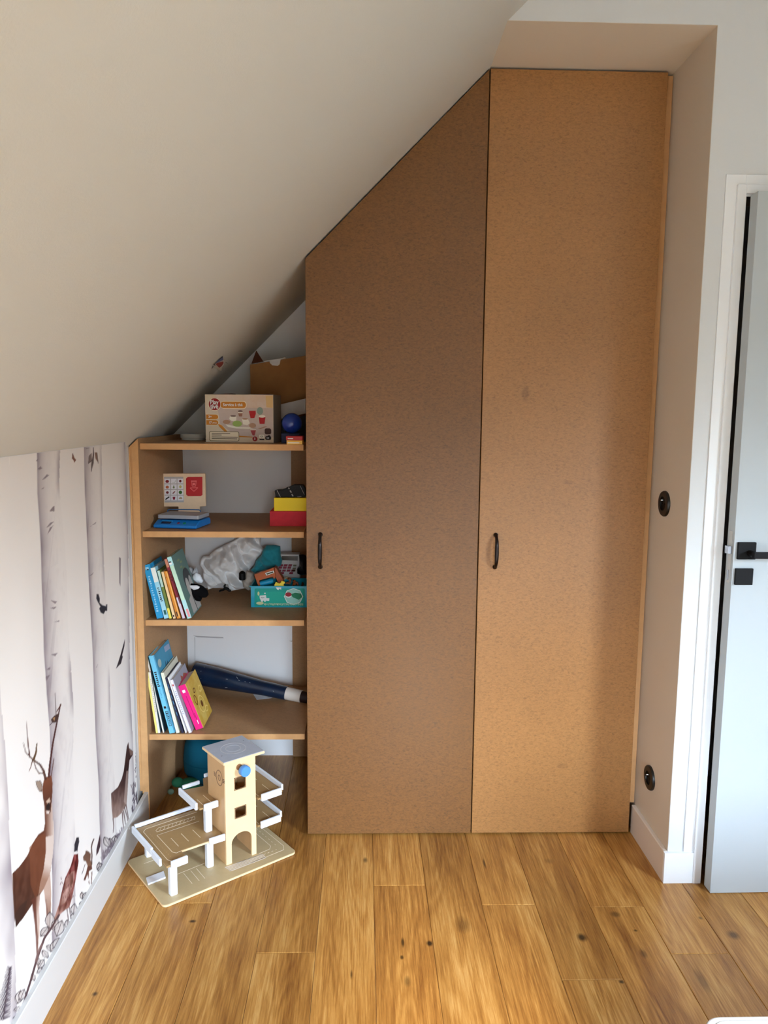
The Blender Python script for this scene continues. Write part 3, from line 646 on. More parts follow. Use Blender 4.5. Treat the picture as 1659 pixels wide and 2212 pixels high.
# --- books --------------------------------------------------------------
M_page = mat('paper_pages', (232, 226, 212), .8, .1, var=.05, vscale=300, stretch=(1, .02, 1))
def book(bl, br, tl, back, yf, zs, cover, label, group, right=None, bands=(), marks=(), thick=None, spine_marks=None, panel=None):
    """bl, br, tl: photo pixels of the spine's corners on plane y=yf; back: photo pixel of the far top corner of the right cover"""
    b0 = P2(*bl, yf); b1 = P2(*br, yf); t0 = P2(*tl, yf)
    th = thick or max(.004, math.hypot(b1[0]-b0[0], b1[1]-b0[1])); H = math.hypot(t0[0]-b0[0], t0[1]-b0[1])
    a = math.atan2(b0[0]-t0[0], t0[1]-b0[1])
    D = back if back < 1 else .15
    R = Matrix.Translation((b0[0], yf, zs+.0006)) @ Matrix.Rotation(-a, 4, 'Y')
    t = thing('book', label, 'book', group=group); t.matrix_world = R
    cv = cover; c = .0016
    obj('cover', MB().box((0, 0, 0), (c, D, H)).box((c, 0, 0), (th-c, c, H)), cv, t, bevel=.0003)
    obj('front_cover', MB().box((th-c, 0, 0), (th, D, H)), right or cv, t, bevel=.0003)
    obj('pages', MB().box((c, c, .003), (th-c, D-.004, H-.003)), M_page, t)
    for (u0, u1, m) in bands:       # coloured bands printed on the spine
        obj('spine_band', MB().box((.0002, -.0003, H*u0), (th-.0002, -.00005, H*u1)), m, t)
    for (u, v, w, h, m) in marks:   # printed strokes on the spine, in fractions of the spine
        obj('spine_print', MB().box((th*(u-w/2), -.0006, H*(v-h/2)), (th*(u+w/2), -.0003, H*(v+h/2))), m, t)
    return t, th, H, D
ink = C('print_black', (30, 28, 34)); wht = C('print_white', (238, 240, 240)); lbl = C('print_light_blue', (150, 205, 232))
B3 = 'picture books leaning on the third shelf'; B4 = 'picture books leaning on the fourth shelf'
yb = 2.578
def spread(u, v0, v1, n, w, m, seed):
    r = random.Random(seed); out = []
    for i in range(n):
        v = v0+(v1-v0)*(i+.5)/n; out.append((u+r.uniform(-.05, .05), v, w*r.uniform(.6, 1.1), (v1-v0)/n*r.uniform(.35, .8), m))
    return out
S3 = TOPS[2]
book((339, 1338), (352.8, 1336), (309.6, 1222.4), .15, yb, S3, C('cover_azure', (34, 150, 205)), 'bright azure book leaning at the far left of the third shelf', B3, marks=spread(.42, .12, .80, 16, .30, lbl, 1)+[(.45, .93, .5, .05, lbl), (.5, .91, .3, .02, ink)])
book((355, 1338.6), (363.6, 1335), (325, 1229), .14, yb, S3, C('cover_ice', (160, 214, 232)), 'pale ice-blue book with white top, second from the left on the third shelf', B3, thick=.0155,
     bands=((.72, .995, C('cover_offwhite', (232, 238, 232))),), marks=spread(.5, .33, .62, 8, .45, ink, 2)+[(.55, .12, .5, .09, C('print_deep_green', (30, 90, 84)))])
book((366, 1341), (371.4, 1341), (339.5, 1237), .14, yb, S3, C('cover_olive', (112, 130, 60)), 'thin book with mint, olive and yellow spine on the third shelf', B3, thick=.0085,
     bands=((.66, .995, C('cover_mint', (182, 214, 206))), (.005, .22, C('cover_lemon', (232, 216, 92)))))
book((374.3, 1338), (381, 1339), (348, 1237), .15, yb, S3, C('cover_peach', (238, 208, 160)), 'thin pale peach book between the olive and orange ones', B3, thick=.0080, marks=[(.5, .06, .5, .04, ink)])
book((383, 1339), (389.7, 1338), (354, 1237), .15, yb, S3, C('cover_orange', (214, 136, 44)), 'orange book with a light stripe on its spine, third shelf', B3, thick=.0115,
     marks=[(.78, .5, .30, .96, C('print_apricot', (240, 184, 110))), (.35, .1, .3, .1, ink), (.3, .88, .4, .01, ink)])
book((394.5, 1339), (401, 1339), (354.5, 1210), .16, yb, S3, C('cover_maroon', (136, 38, 50)), 'maroon book with lilac foot to its spine beside the penguin book', B3, thick=.0095,
     bands=((.005, .36, C('cover_lilac', (206, 196, 212))), (.86, .995, C('cover_rust', (196, 130, 104)))), marks=[(.8, .5, .3, .5, C('print_wine', (90, 20, 34)))]+spread(.5, .62, .82, 4, .6, C('print_wine', (90, 20, 34)), 3))
t7, th7, H7, D7 = book((405, 1339), (414.8, 1335), (360.5, 1206.5), .165, yb, S3, C('cover_aqua', (196, 228, 206)), 'large book with pale aqua spine and grey-green cover showing a penguin', B3, thick=.0150,
     right=C('cover_greygreen', (96, 124, 118)), bands=((.86, .995, C('cover_aqua_light', (176, 222, 226))), (.005, .3, C('cover_aqua_light', (176, 222, 226)))), marks=[(.35, .9, .6, .04, wht), (.35, .92, .5, .02, ink), (.6, .09, .5, .13, C('print_pink', (226, 150, 156)))])
def cover_print(name, t, th, pts, m, k=0):     # pts in (depth, height) fractions on the right cover
    d, h = D7, H7
    return obj(name, MB().prism([(p[0]*t[1], p[1]*t[2]) for p in pts], th+.0001+k*.0002, th+.0003+k*.0002, 'x'), m, t[0])
T7 = (t7, D7, H7)
cover_print('penguin_print', T7, th7, disc(.62, .52, .30, .20), C('print_charcoal', (62, 64, 66)))
cover_print('penguin_print', T7, th7, disc(.50, .42, .13, .15), C('print_grey', (176, 170, 164)), 1)
cover_print('penguin_print', T7, th7, disc(.78, .42, .12, .15), C('print_grey', (176, 170, 164)), 1)
cover_print('cover_print', T7, th7, [(.25, .02), (.98, .02), (.98, .26), (.6, .32), (.25, .25)], C('print_grey', (176, 170, 164)))
cover_print('cover_print', T7, th7, [(.60, .02), (.64, .02), (.58, .30), (.55, .30)], ink, 1)
for a_, b_ in ((.3, .88), (.45, .83), (.35, .76), (.5, .72)): cover_print('cover_print', T7, th7, disc(a_+.1, b_, .10, .018, 8), C('print_sage', (128, 142, 108)))

S4 = TOPS[3]
yb4 = 2.574
book((337, 1587), (341, 1587), (316, 1456), .16, yb4, S4, C('cover_pale_yellow', (236, 226, 130)), 'thin pale yellow book at the far left of the fourth shelf', B4, thick=.0068, marks=[(.5, .93, .4, .03, ink)])
book((341.5, 1587), (348, 1587), (320.5, 1456), .16, yb4, S4, C('cover_white_print', (226, 224, 214)), 'white book with faint lettering next to the pale yellow one', B4, thick=.0095,
     right=C('cover_night', (28, 44, 58), rgb2=(60, 84, 88), vscale=14), marks=spread(.5, .35, .9, 16, .35, C('print_sand', (196, 184, 160)), 5))
book((352, 1588), (356, 1588), (315, 1421), .165, yb4+.004, S4, C('cover_white_tall', (222, 220, 210)), 'tall thin white book with dark cover behind the sky-blue one', B4, thick=.0068,
     right=C('cover_night', (28, 44, 58)), marks=[(.5, .78, .4, .03, C('print_red', (180, 60, 60)))])
tb, thb, Hb, Db = book((366.5, 1590), (379, 1585), (321, 1423), .19, yb4-.004, S4, C('cover_sky', (112, 192, 222)), 'tall sky-blue book with black lettering on the spine, fourth shelf', B4, thick=.0205,
     right=C('cover_teal_blue', (66, 140, 170), rgb2=(52, 120, 150), vscale=6),
     marks=spread(.36, .60, .80, 8, .42, ink, 6)+spread(.36, .46, .58, 7, .16, C('print_mid_blue', (70, 140, 180)), 8)+[(.42, .335, .34, .03, ink), (.46, .342, .26, .02, wht), (.30, .19, .06, .19, ink), (.72, .19, .06, .19, ink), (.5, .283, .4, .006, ink), (.5, .097, .4, .006, ink)]+spread(.5, .11, .27, 7, .26, ink, 9)+[(.86, .5, .10, .99, C('print_mid_blue', (70, 140, 180)))])
TB = (tb, Db, Hb)
cover_print('cover_print', TB, thb, [(.35, .62), (.60, .62), (.58, .70), (.66, .74), (.60, .80), (.52, .72), (.50, .82), (.42, .74)], C('print_slate', (38, 66, 84)))
cover_print('cover_print', TB, thb, disc(.16, .86, .10, .05), C('print_cloud', (166, 178, 170)))
cover_print('cover_print', TB, thb, [(.62, .90), (.95, .88), (.95, .95), (.62, .97)], C('print_lavender', (150, 160, 184)))
tc_, thc, Hc, Dc = book((381, 1586), (390, 1585), (347, 1456.3), .185, yb4, S4, C('cover_cream', (232, 234, 214)), 'cream picture book with a blue and grey picture on its cover', B4, thick=.0115,
     right=C('cover_beige', (206, 200, 180)), marks=[(.62, .5, .07, .98, C('print_sand', (196, 184, 160)))])
TCc = (tc_, Dc, Hc)
cover_print('cover_print', TCc, thc, [(.10, .1), (.86, .1), (.86, .90), (.10, .90)], C('print_ocean', (56, 104, 152), rgb2=(36, 78, 120), vscale=10))
cover_print('cover_print', TCc, thc, [(.10, .1), (.86, .1), (.86, .74), (.4, .66), (.10, .60)], C('print_pewter', (140, 138, 144)), 1)
book((392.5, 1585), (399, 1585), (356, 1465.7), .17, yb4, S4, C('cover_navy', (34, 36, 62)), 'dark navy book in the middle of the fourth shelf row', B4, thick=.0072, marks=spread(.5, .3, .9, 6, .25, C('print_mid_blue', (70, 140, 180)), 12))
book((400.5, 1584), (404, 1584), (361.8, 1464), .17, yb4, S4, C('cover_white2', (236, 234, 232)), 'very thin white booklet beside the navy book', B4, thick=.0040)
td, thd, Hd, Dd = book((408, 1584), (416, 1582), (367, 1470), .175, yb4, S4, C('cover_pearl', (232, 228, 238)), 'white book with lilac lettering and a crab pictured on its grey cover', B4, thick=.0118,
     right=C('cover_grey_mauve', (150, 146, 156)), marks=[(.4, .90, .4, .03, C('print_red', (180, 60, 60))), (.74, .5, .05, .98, C('print_lavender', (150, 160, 184)))]+spread(.4, .35, .8, 12, .3, C('print_lavender', (150, 160, 184)), 14))
TD = (td, Dd, Hd)
cover_print('cover_print', TD, thd, [(.34, .72), (.50, .70), (.62, .78), (.74, .74), (.90, .84), (.70, .90), (.60, .86), (.48, .92), (.44, .84), (.34, .84)], C('print_crab', (150, 74, 60)))
cover_print('cover_print', TD, thd, [(.2, .60), (.98, .68), (.98, .72), (.2, .66)], C('print_brown', (132, 82, 60)))
te, the, He, De = book((423.5, 1577), (439.3, 1568.6), (384.2, 1482.3), .155, 2.598, S4, C('cover_magenta', (226, 22, 122)), 'magenta board book with mustard patterned cover, rightmost of the fourth shelf row', B4, thick=.0285,
     right=C('cover_mustard', (186, 140, 30), rgb2=(206, 176, 92), vscale=16), marks=[(.45, .86, .36, .06, wht), (.62, .16, .08, .10, wht), (.5, .5, .06, .5, C('print_deep_pink', (176, 10, 92))), (.62, .28, .08, .16, C('print_deep_pink', (176, 10, 92)))])
TE = (te, De, He)
for i, (a_, b_, rx, ry) in enumerate(((.5, .36, .22, .17), (.22, .55, .08, .1), (.78, .62, .1, .06), (.36, .72, .08, .04), (.7, .18, .12, .05))):
    ring = [p for p in disc(a_, b_, rx, ry, 22)]
    mb = MB()
    for k in range(22):
        p, q = ring[k], ring[(k+1) % 22]; mb.prism([(x*De, y*He) for x, y in thick_line(p, q, .025)], the+.0002+i*.00003, the+.0004+i*.00003, 'x')
    obj('cover_print', mb, C('print_gold_brown', (112, 66, 20)) if i % 2 else C('print_straw', (226, 196, 110)), te)
cover_print('cover_print', TE, the, disc(.52, .36, .08, .07, 14), C('print_gold_brown', (112, 66, 20)), 1)

# --- top shelf ------------------------------------------------------------
Z1 = TOPS[0]+.0004
tin = thing('round_tin', 'round white tin lid lying on the top shelf, left of the toy tea set carton', 'tin', (*at_z(414, 951, Z1)[:2]-np.array([0, -.03]), Z1))
mw = C('tin_white', (240, 246, 246), rough=.35)
obj('base', MB().lathe([(.042, 0), (.043, .001), (.043, .007), (.041, .0075)], 40), mw, tin, smooth=40)
obj('lid', MB().lathe([(.046, .0076), (.0475, .009), (.0475, .021), (.046, .0225), (.0445, .0215), (.001, .0215)], 40), mw, tin, smooth=40)

bl = at_z(444.5, 955, Z1); brr = at_z(591.5, 957, Z1)
ya = math.atan2(brr[1]-bl[1], brr[0]-bl[0]); BW = math.hypot(brr[0]-bl[0], brr[1]-bl[1])
BH = at_y(444, 851.5, bl[1])[2]-Z1; BD = .105
cart = thing('toy_carton', 'printed carton of a toy tea set with orange title strip, standing on the top shelf', 'box', (bl[0], bl[1], Z1), ya)
obj('carton_body', MB().box((0, 0, 0), (BW, BD, BH)), C('carton_grey', (150, 142, 130), rough=.6), cart, bevel=.0008)
pb = obj('front_print', MB().prism([(0.001, .001), (BW-.001, .001), (BW-.001, BH-.001), (.001, BH-.001)], -.0006, -.0001, 'y'), C('carton_front', (226, 214, 190), rgb2=(214, 198, 178), vscale=9, rough=.5), cart)
for x0, x1 in ((.035, .39), (.60, .94)):
    obj('top_flap', MB().prism([(BW*x0, BH), (BW*x1, BH), (BW*x1, BH+.003), (BW*x0+.02, BH+.001)], .001, .05, 'y'), C('flap_maroon', (70, 24, 24)), cart)
FX = lambda x: (x-85)/1030*BW
FZ = lambda y: (875-y)/725*BH
_k = [0]
def fp(pts, rgbname, rgb, **k):
    _k[0] += 1; d = .0007+_k[0]*.00004
    return obj('printed_shape', MB().prism([(FX(x), FZ(y)) for x, y in pts], -d-.0002, -d, 'y'), C(rgbname, rgb, **k), pb)
fp([(270, 350), (1110, 350), (1110, 790), (600, 790), (450, 700), (310, 590), (300, 500)], 'cp_table', (196, 178, 168), rgb2=(206, 190, 184), vscale=12)
fp([(240, 160), (1110, 160), (1110, 350), (270, 350)], 'cp_wall', (214, 186, 160), rgb2=(220, 206, 196), vscale=14)
fp([(1000, 165), (1108, 165), (1108, 350), (1010, 340)], 'cp_sand', (220, 186, 130))
fp([(270, 590), (340, 620), (420, 712), (375, 712), (300, 640)], 'cp_orange', (200, 128, 38))
fp(rrect(325, 248, 715, 368, 50), 'cp_cream', (240, 228, 204)); fp(rrect(322, 260, 705, 356, 45), 'cp_orange', (200, 128, 38))
fp(disc(232, 302, 96, 98, 30), 'cp_cream', (240, 228, 204)); fp(disc(232, 300, 88, 90, 30), 'cp_red', (150, 26, 30))
for y0 in (455, 540):
    fp([(102, y0-6)]+disc(250, y0+36, 42, 42, 9, -90, 90)+[(102, y0+78)], 'cp_cream', (240, 228, 204)); fp([(102, y0)]+disc(248, y0+36, 36, 36, 9, -90, 90)+[(102, y0+72)], 'cp_orange', (200, 128, 38))
fp(rrect(142, 708, 596, 856, 24), 'cp_olive_line', (110, 100, 66)); fp(rrect(150, 716, 588, 848, 20), 'cp_cream', (240, 228, 204))
for yy, x1 in ((740, 460), (765, 330), (795, 575), (820, 565)): fp([(180, yy-5), (x1, yy-5), (x1, yy+4), (180, yy+4)], 'cp_dark', (92, 84, 64))
fp(disc(410, 565, 58, 32), 'cp_cookie', (176, 138, 112)); fp([(390, 600), (600, 640), (760, 640), (820, 655), (740, 668), (560, 662), (430, 640)], 'cp_plate', (240, 236, 224))
fp([(465, 470), (560, 466), (556, 540), (530, 560), (480, 545), (450, 520)], 'cp_plate', (240, 236, 224)); fp(disc(512, 474, 46, 12), 'cp_mauve', (120, 96, 92))
fp([(640, 515), (735, 520), (760, 580), (720, 612), (660, 600)], 'cp_plate', (240, 236, 224)); fp(disc(690, 516, 44, 12), 'cp_cookie', (176, 138, 112)); fp(disc(570, 590, 72, 46), 'cp_lime', (150, 178, 96)); fp(disc(800, 615, 52, 36), 'cp_cookie', (176, 138, 112))
fp([(585, 420), (655, 420), (645, 480), (598, 480)], 'cp_brown', (150, 104, 84)); fp(disc(620, 402, 36, 16), 'cp_mauve', (120, 96, 92)); fp([(585, 415), (655, 415), (652, 432), (588, 432)], 'cp_plate', (240, 236, 224))
fp([(750, 395), (850, 392), (852, 440), (830, 502), (772, 505), (760, 450)], 'cp_red2', (176, 26, 34)); fp(disc(915, 395, 46, 58), 'cp_teal', (136, 158, 146)); fp([(898, 490), (996, 486), (982, 588), (908, 588)], 'cp_red2', (176, 26, 34)); fp(disc(945, 476, 50, 20), 'cp_plate', (240, 236, 224))
fp([(880, 660), (1010, 620), (1014, 630), (920, 668)], 'cp_cookie', (176, 138, 112)); fp([(765, 680), (852, 680), (830, 765), (800, 762)], 'cp_rose', (164, 66, 70)); fp([(765, 672), (855, 670), (852, 684), (766, 686)], 'cp_plate', (240, 236, 224))
fp(rrect(982, 655, 1080, 745, 28), 'cp_choc', (66, 36, 28)); fp([(600, 770), (800, 785), (800, 795), (600, 792)], 'cp_orange', (200, 128, 38))
fp(disc(835, 815, 38, 36), 'cp_red', (150, 26, 30)); fp(rrect(897, 752, 978, 806, 14), 'cp_plate', (240, 236, 224)); fp([(900, 812), (978, 812), (974, 832), (908, 832)], 'cp_black', (22, 20, 22)); fp(rrect(990, 772, 1078, 828, 20), 'cp_black', (22, 20, 22)); fp(disc(1046, 775, 22, 18), 'cp_black', (22, 20, 22))
fp(disc(937, 778, 18, 12), 'cp_black', (22, 20, 22)); fp(disc(937, 778, 12, 7), 'cp_plate', (240, 236, 224))
yt = -.0042
def ctext(b, x, y, s, m, w): return text('lettering', b, s, m, pb, Matrix.Translation((FX(x), yt, FZ(y))) @ FRONT, w)
ctext('Play', 232, 272, .022, wht, .030); ctext('tive', 232, 335, .022, wht, .029); ctext('Service à thé', 510, 308, .014, wht, .070); ctext('3+', 165, 490, .011, wht, .012); ctext('17', 165, 578, .011, wht, .009); ctext('pièces', 232, 580, .006, wht, .015); ctext('3', 833, 815, .011, wht, .005)
ctext('GS', 1030, 800, .006, wht, .009)

# open brown carton standing behind, leaning parts
yk = 2.86
bx = [P2(540, 788, yk), P2(655, 768, yk)]
crd = C('cardboard', (150, 104, 58), rough=.8, var=.06, vscale=30, rgb2=None)
crdbox = thing('cardboard_box', 'open brown cardboard box with raised dark flap, wedged behind the tea set carton', 'box', (bx[0][0], yk, Z1))
bw = -.212-bx[0][0]; bh0 = bx[0][1]-Z1; bh1 = P2(658, 768, yk)[1]-Z1
bb = P2(545, 925, yk)
obj('front_panel', MB().prism([(0.004, 0), (bw, 0), (bw, bh1), (0, bh0)], 0, .004, 'y'), crd, crdbox)
obj('side_panel', MB().box((0, .004, 0), (.004, .15, bh0-.01)).box((bw-.004, .004, 0), (bw, .15, bh1-.02)), crd, crdbox)
obj('rear_panel', MB().box((0, .15, 0), (bw, .154, bh0-.02)), crd, crdbox)
f0 = P2(543, 786, yk); f1 = P2(553.5, 757, yk+.04); f2 = P2(569, 781, yk)
obj('flap', MB().add([(f0[0]-bx[0][0], -.002, f0[1]-Z1), (f2[0]-bx[0][0], -.002, f2[1]-Z1), (f1[0]-bx[0][0], .04, f1[1]-Z1), (f0[0]-bx[0][0], 0, f0[1]-Z1), (f2[0]-bx[0][0], 0, f2[1]-Z1), (f1[0]-bx[0][0], .042, f1[1]-Z1)],
    [(0, 1, 2), (5, 4, 3), (0, 3, 4, 1), (1, 4, 5, 2), (2, 5, 3, 0)]), C('cardboard_dark', (84, 44, 26), rough=.8), crdbox)
tp = [P2(x, y, yk-.002) for x, y in ((570, 779.5), (604, 775), (616, 771.5), (616, 774), (606, 777), (604, 787), (600, 790), (588, 789), (583, 784), (582, 780), (571, 782))]
obj('paper_tab', MB().prism([(x-bx[0][0], z-Z1) for x, z in tp], -.0022, -.0008, 'y'), C('tab_white', (214, 216, 218)), crdbox)
# slanted white booklet under it
q = [P2(x, y, 2.80) for x, y in ((604, 874), (660, 861), (660, 893), (604, 905))]
obj_ = obj('grey_board', MB().prism(q, 2.80, 2.815, 'y'), C('frame_greywhite', (196, 192, 190), rough=.5, var=.04, vscale=20)); tag(obj_, 'slanted grey-white board propped behind the blue ball on the top shelf', 'board')
q = [P2(x, y, 2.795) for x, y in ((606, 908), (660, 896), (660, 955), (606, 960))]
db = obj('dark_carton', MB().prism([(q[0][0], Z1), (q[1][0]+.01, Z1), (q[1][0]+.01, q[1][1]), q[0]], 2.797, 2.85, 'y'), C('carton_nearblack', (20, 18, 30), rough=.6)); tag(db, 'near-black box standing in shadow behind the blue ball', 'box')
# blue ball on a red and yellow pack
ry = thing('card_pack', 'small red and yellow pack at the right end of the top shelf', 'box', (*at_z(612+6, 960, Z1)[:2], Z1))
a0 = at_z(619, 960, Z1); pw = -.203-a0[0]
ry.location = (a0[0], a0[1], Z1)
obj('yellow_layer', MB().box((0, 0, 0), (pw, .07, .0135)), C('pack_yellow', (232, 184, 84), rough=.5), ry, bevel=.001)
obj('red_layer', MB().box((-.002, -.001, .0137), (pw+.001, .07, .0275)), C('pack_red', (176, 30, 34), rough=.4), ry, bevel=.0015)
obj('pack_print', MB().box((.004, -.0016, .018), (.022, -.0011, .0205)).box((.004, -.0006, .004), (pw-.01, -.0001, .007)), C('print_white', (238, 240, 240)), ry)
bc = at_y(632.5, 914, 2.66)
br_ = .0355
ball = obj('ball', MB().lathe([(br_*math.sin(math.pi*i/24)+1e-5, -br_*math.cos(math.pi*i/24)) for i in range(25)], 40), C('ball_blue', (20, 66, 160), rough=.22, coat=.6, rgb2=(18, 54, 150), vscale=10), smooth=True)
ball.location = (bc[0], 2.70, Z1+br_+.0285); bc = at_y(632.5, 914, 2.70); ball.location = (bc[0], 2.665, bc[2])
tag(ball, 'shiny blue ball at the right end of the top shelf', 'ball')
bs = obj('blue_block', MB().box((ball.location.x-.036, 2.655, Z1), (ball.location.x+.028, 2.73, bc[2]-br_*.965)), C('block_navy', (24, 34, 84), rough=.5), bevel=.002); tag(bs, 'dark blue box under the blue ball, behind the red and yellow pack', 'box')

# --- second shelf ----------------------------------------------------------
Z2 = TOPS[1]+.0004
s0 = at_z(331, 1141, Z2); s1 = at_z(424, 1144, Z2)
sa = math.atan2(s1[1]-s0[1], s1[0]-s0[0]); SW = math.hypot(s1[0]-s0[0], s1[1]-s0[1])
sc = thing('toy_scale', 'blue toy shop scale with a grey tray on the second shelf', 'toy', (s0[0], s0[1], Z2), sa)
blu = C('plastic_blue', (20, 118, 196), rough=.35, coat=.2)
bprof = [(0, .002), (0, .012), (.035, .026), (.125, .026), (.135, .018), (.135, .002)]
obj('body', MB().prism(bprof, 0, SW, 'x'), blu, sc, bevel=.003, seg=3)
obj('base_skirt', MB().box((.006, .006, 0), (SW-.006, .125, .0019)), C('plastic_navy', (10, 30, 90)), sc)
an = math.atan2(.014, .035)
slopeM = Matrix.Translation((0, 0, .012)) @ Matrix.Rotation(an, 4, 'X')
obj('display', MB().box((.024, .010, .0002), (.058, .024, .0012), slopeM), C('display_dark', (12, 26, 66), rough=.2), sc)
obj('display_rim', MB().box((.022, .026, .0002), (.060, .029, .0014), slopeM), C('rim_light_blue', (60, 160, 214)), sc)
obj('button', MB().lathe([(.0045, .0002), (.0045, .0014), (.003, .0018)], 16, slopeM @ Matrix.Translation((.086, .016, 0))), C('button_red', (130, 24, 44)), sc)
obj('button', MB().lathe([(.0055, .0002), (.0055, .0014), (.004, .0018)], 16, slopeM @ Matrix.Translation((.108, .016, 0))), C('button_green', (14, 130, 96)), sc)
obj('stem', MB().box((.05, .06, .026), (.10, .10, .031)), blu, sc)
obj('tray', MB().prism(rrect(.004, .026, SW-.004+.002, .13, .006), .0312, .0440, 'z'), C('tray_grey', (150, 154, 162), rough=.4), sc, bevel=.001)
# register screen
ypn = 2.80
def Q(x, y): return (320+x/11.85, 1010+y/11.85)
def SC(x, y): return P2(*Q(x, y), ypn)
sw0 = SC(300, 1160)
ts = thing('toy_register_screen', 'pale wooden toy till screen with twelve fruit and vegetable pictures and a red card', 'toy', (0, 0, 0))
out = [SC(x, y) for x, y in ((315, 165), (330, 155), (1440, 152), (1460, 170), (1475, 990), (1320, 1000), (1310, 1160), (775, 1160), (775, 1000), (325, 1000), (308, 980), (298, 200))]
scm = obj('screen_board', MB().prism(out, ypn, ypn+.012, 'y'), C('wood_pale', (226, 200, 168), rough=.55, var=.04, vscale=30), ts, bevel=.0012)
def prt(name, pts, m, k, par=None): return obj(name, MB().prism([SC(x, y) for x, y in pts], ypn-.0004-k*.0003, ypn-.0001-k*.0003, 'y'), m, par or scm)
prt('card_grid', [(405, 235), (900, 235), (915, 890), (420, 895)], C('grid_grey', (176, 172, 174)), 0)
icons = [('tomato', (128, 24, 32)), ('banana', (196, 198, 200)), ('cherry', (100, 16, 28)), ('peach', (176, 92, 60)), ('pear', (110, 124, 76)), ('lemon', (190, 178, 104)), ('apple', (110, 34, 40)), ('radish', (130, 84, 84)), ('cabbage', (56, 104, 36)), ('aubergine', (16, 16, 22)), ('yoghurt', (128, 30, 56)), ('bread', (176, 152, 122))]
shapes = {'tomato': disc(0, 8, 46, 38, 14), 'banana': [(-48, 30), (0, 30), (30, 12), (44, -36), (52, -30), (50, 20), (20, 44), (-30, 44)], 'cherry': disc(0, 0, 32, 34, 14), 'peach': disc(0, 10, 42, 38, 12), 'pear': [(-6, -48), (8, -20), (24, 16), (14, 42), (-16, 42), (-28, 16), (-10, -16)],
          'lemon': disc(0, 0, 32, 36, 12), 'apple': disc(0, 4, 36, 34, 12), 'radish': [(-44, 38), (-20, -6), (38, -40), (30, -6), (-10, 36)], 'cabbage': disc(0, 0, 44, 44, 14), 'aubergine': [(-56, 36), (-40, 10), (30, -38), (50, -38), (52, -14), (-30, 42), (-50, 50)], 'yoghurt': [(-36, -30), (36, -30), (24, 42), (-24, 42)], 'bread': [(-44, 26), (-36, -4), (-10, -28), (30, -20), (46, 10), (40, 30)]}
for i, (nm, c) in enumerate(icons):
    r_, c_ = divmod(i, 3); cx = 490+c_*167+r_*2; cy = 346+r_*144
    tile = prt('picture_tile', [(cx-72, cy-62), (cx+72, cy-62), (cx+72, cy+62), (cx-72, cy+62)], C('tile_white', (226, 226, 232)), 1)
    obj('picture', MB().prism([SC(cx+a, cy+b) for a, b in shapes[nm]], ypn-.0011, ypn-.0008, 'y'), C('pic_'+nm, c), ts)
rc = prt('red_card', [(1020, 238), (1390, 235), (1392, 700), (1345, 730), (1020, 730), (975, 690), (970, 280)], C('card_red', (176, 10, 22), rough=.35), 2)
pk = C('card_pink_line', (232, 120, 120))
mb = MB()
for a, b in (((1105, 338), (1238, 335)), ((1115, 350), (1128, 478)), ((1128, 478), (1218, 478)), ((1218, 478), (1232, 345)), ((1105, 338), (1110, 360)), ((1238, 335), (1234, 362)), ((1110, 362), (1234, 362)), ((1075, 520), (1275, 515)), ((1275, 515), (1175, 608)), ((1175, 608), (1075, 520))):
    mb.prism([SC(x, y) for x, y in thick_line(a, b, 13)], ypn-.0014, ypn-.0011, 'y')
for a in ([(1140, 395), (1200, 392), (1202, 450), (1142, 452)],): mb.prism([SC(x, y) for x, y in a], ypn-.0014, ypn-.0011, 'y')
obj('card_print', mb, pk, ts)
yh = 2.735
hb = [(500, 1220), (505, 1085), (530, 1070), (1300, 1082), (1330, 1095), (1345, 1230)]
wf = MB(); hp = [at_y(*Q(x, y), yh) for x, y in hb]; hp[0][2] = Z2+.0442; hp[-1][2] = Z2+.0442
wf.tube([tuple(p) for p in hp], .0022, 8)
obj('tray_handle', wf, C('wire_blue', (54, 96, 140), rough=.35), ts, smooth=50)
obj('stand_block', MB().box((SC(780, 0)[0], ypn-.01, Z2), (SC(1300, 0)[0], ypn+.02, SC(0, 1120)[1])), C('block_cream', (226, 216, 186), rough=.5), ts, bevel=.001)
# boxes at the right
r0 = at_z(583, 1136.5, Z2)
rb = obj('red_box', MB().box((r0[0], r0[1], Z2), (-.201, r0[1]+.12, P2(583, 1104.5, r0[1])[1])), C('felt_red', (206, 50, 62), rough=.8, var=.06, vscale=60), bevel=.001); tag(rb, 'red box under the yellow box at the right end of the second shelf', 'box')
zy = P2(583, 1104.5, r0[1])[1]+.0006; y0_ = r0[1]+.004
ybx = P2(592, 1104, y0_)[0]
yx = obj('yellow_box', MB().box((ybx, y0_, zy), (-.2005, y0_+.11, P2(592, 1075.5, y0_)[1])), C('card_yellow', (250, 220, 10), rough=.5), bevel=.001); tag(yx, 'bright yellow box stacked on the red box, second shelf', 'box')
zk = P2(592, 1075.5, y0_)[1]+.0006
bk = thing('toy_gadget', 'black toy gadget with silver dashes lying on the yellow box', 'toy', (0, 0, 0))
GQ = lambda x, y: P2(570+x/16.59, 1030+y/16.59, y0_+.012)
obj('body', MB().prism([GQ(x, y) for x, y in ((385, 500), (470, 480), (640, 470), (780, 430), (790, 400), (870, 385), (1000, 320), (1090, 285), (1400, 300), (1480, 430), (1490, 730), (420, 735))], y0_+.012, y0_+.05, 'y'), C('plastic_black', (9, 8, 10), rough=.5, spec=.2), bk, bevel=.0015)
mb = MB()
for a, b, w in (((470, 480), (600, 735), 18), ((880, 390), (915, 435), 34), ((940, 490), (985, 565), 40), ((1000, 620), (1050, 700), 36), ((1300, 320), (1450, 640), 12), ((1200, 720), (1340, 705), 18)):
    mb.prism([GQ(x, y) for x, y in thick_line(a, b, w)], y0_+.0108, y0_+.0119, 'y')
obj('silver_trim', mb, C('silver_print', (160, 154, 148), rough=.3), bk)

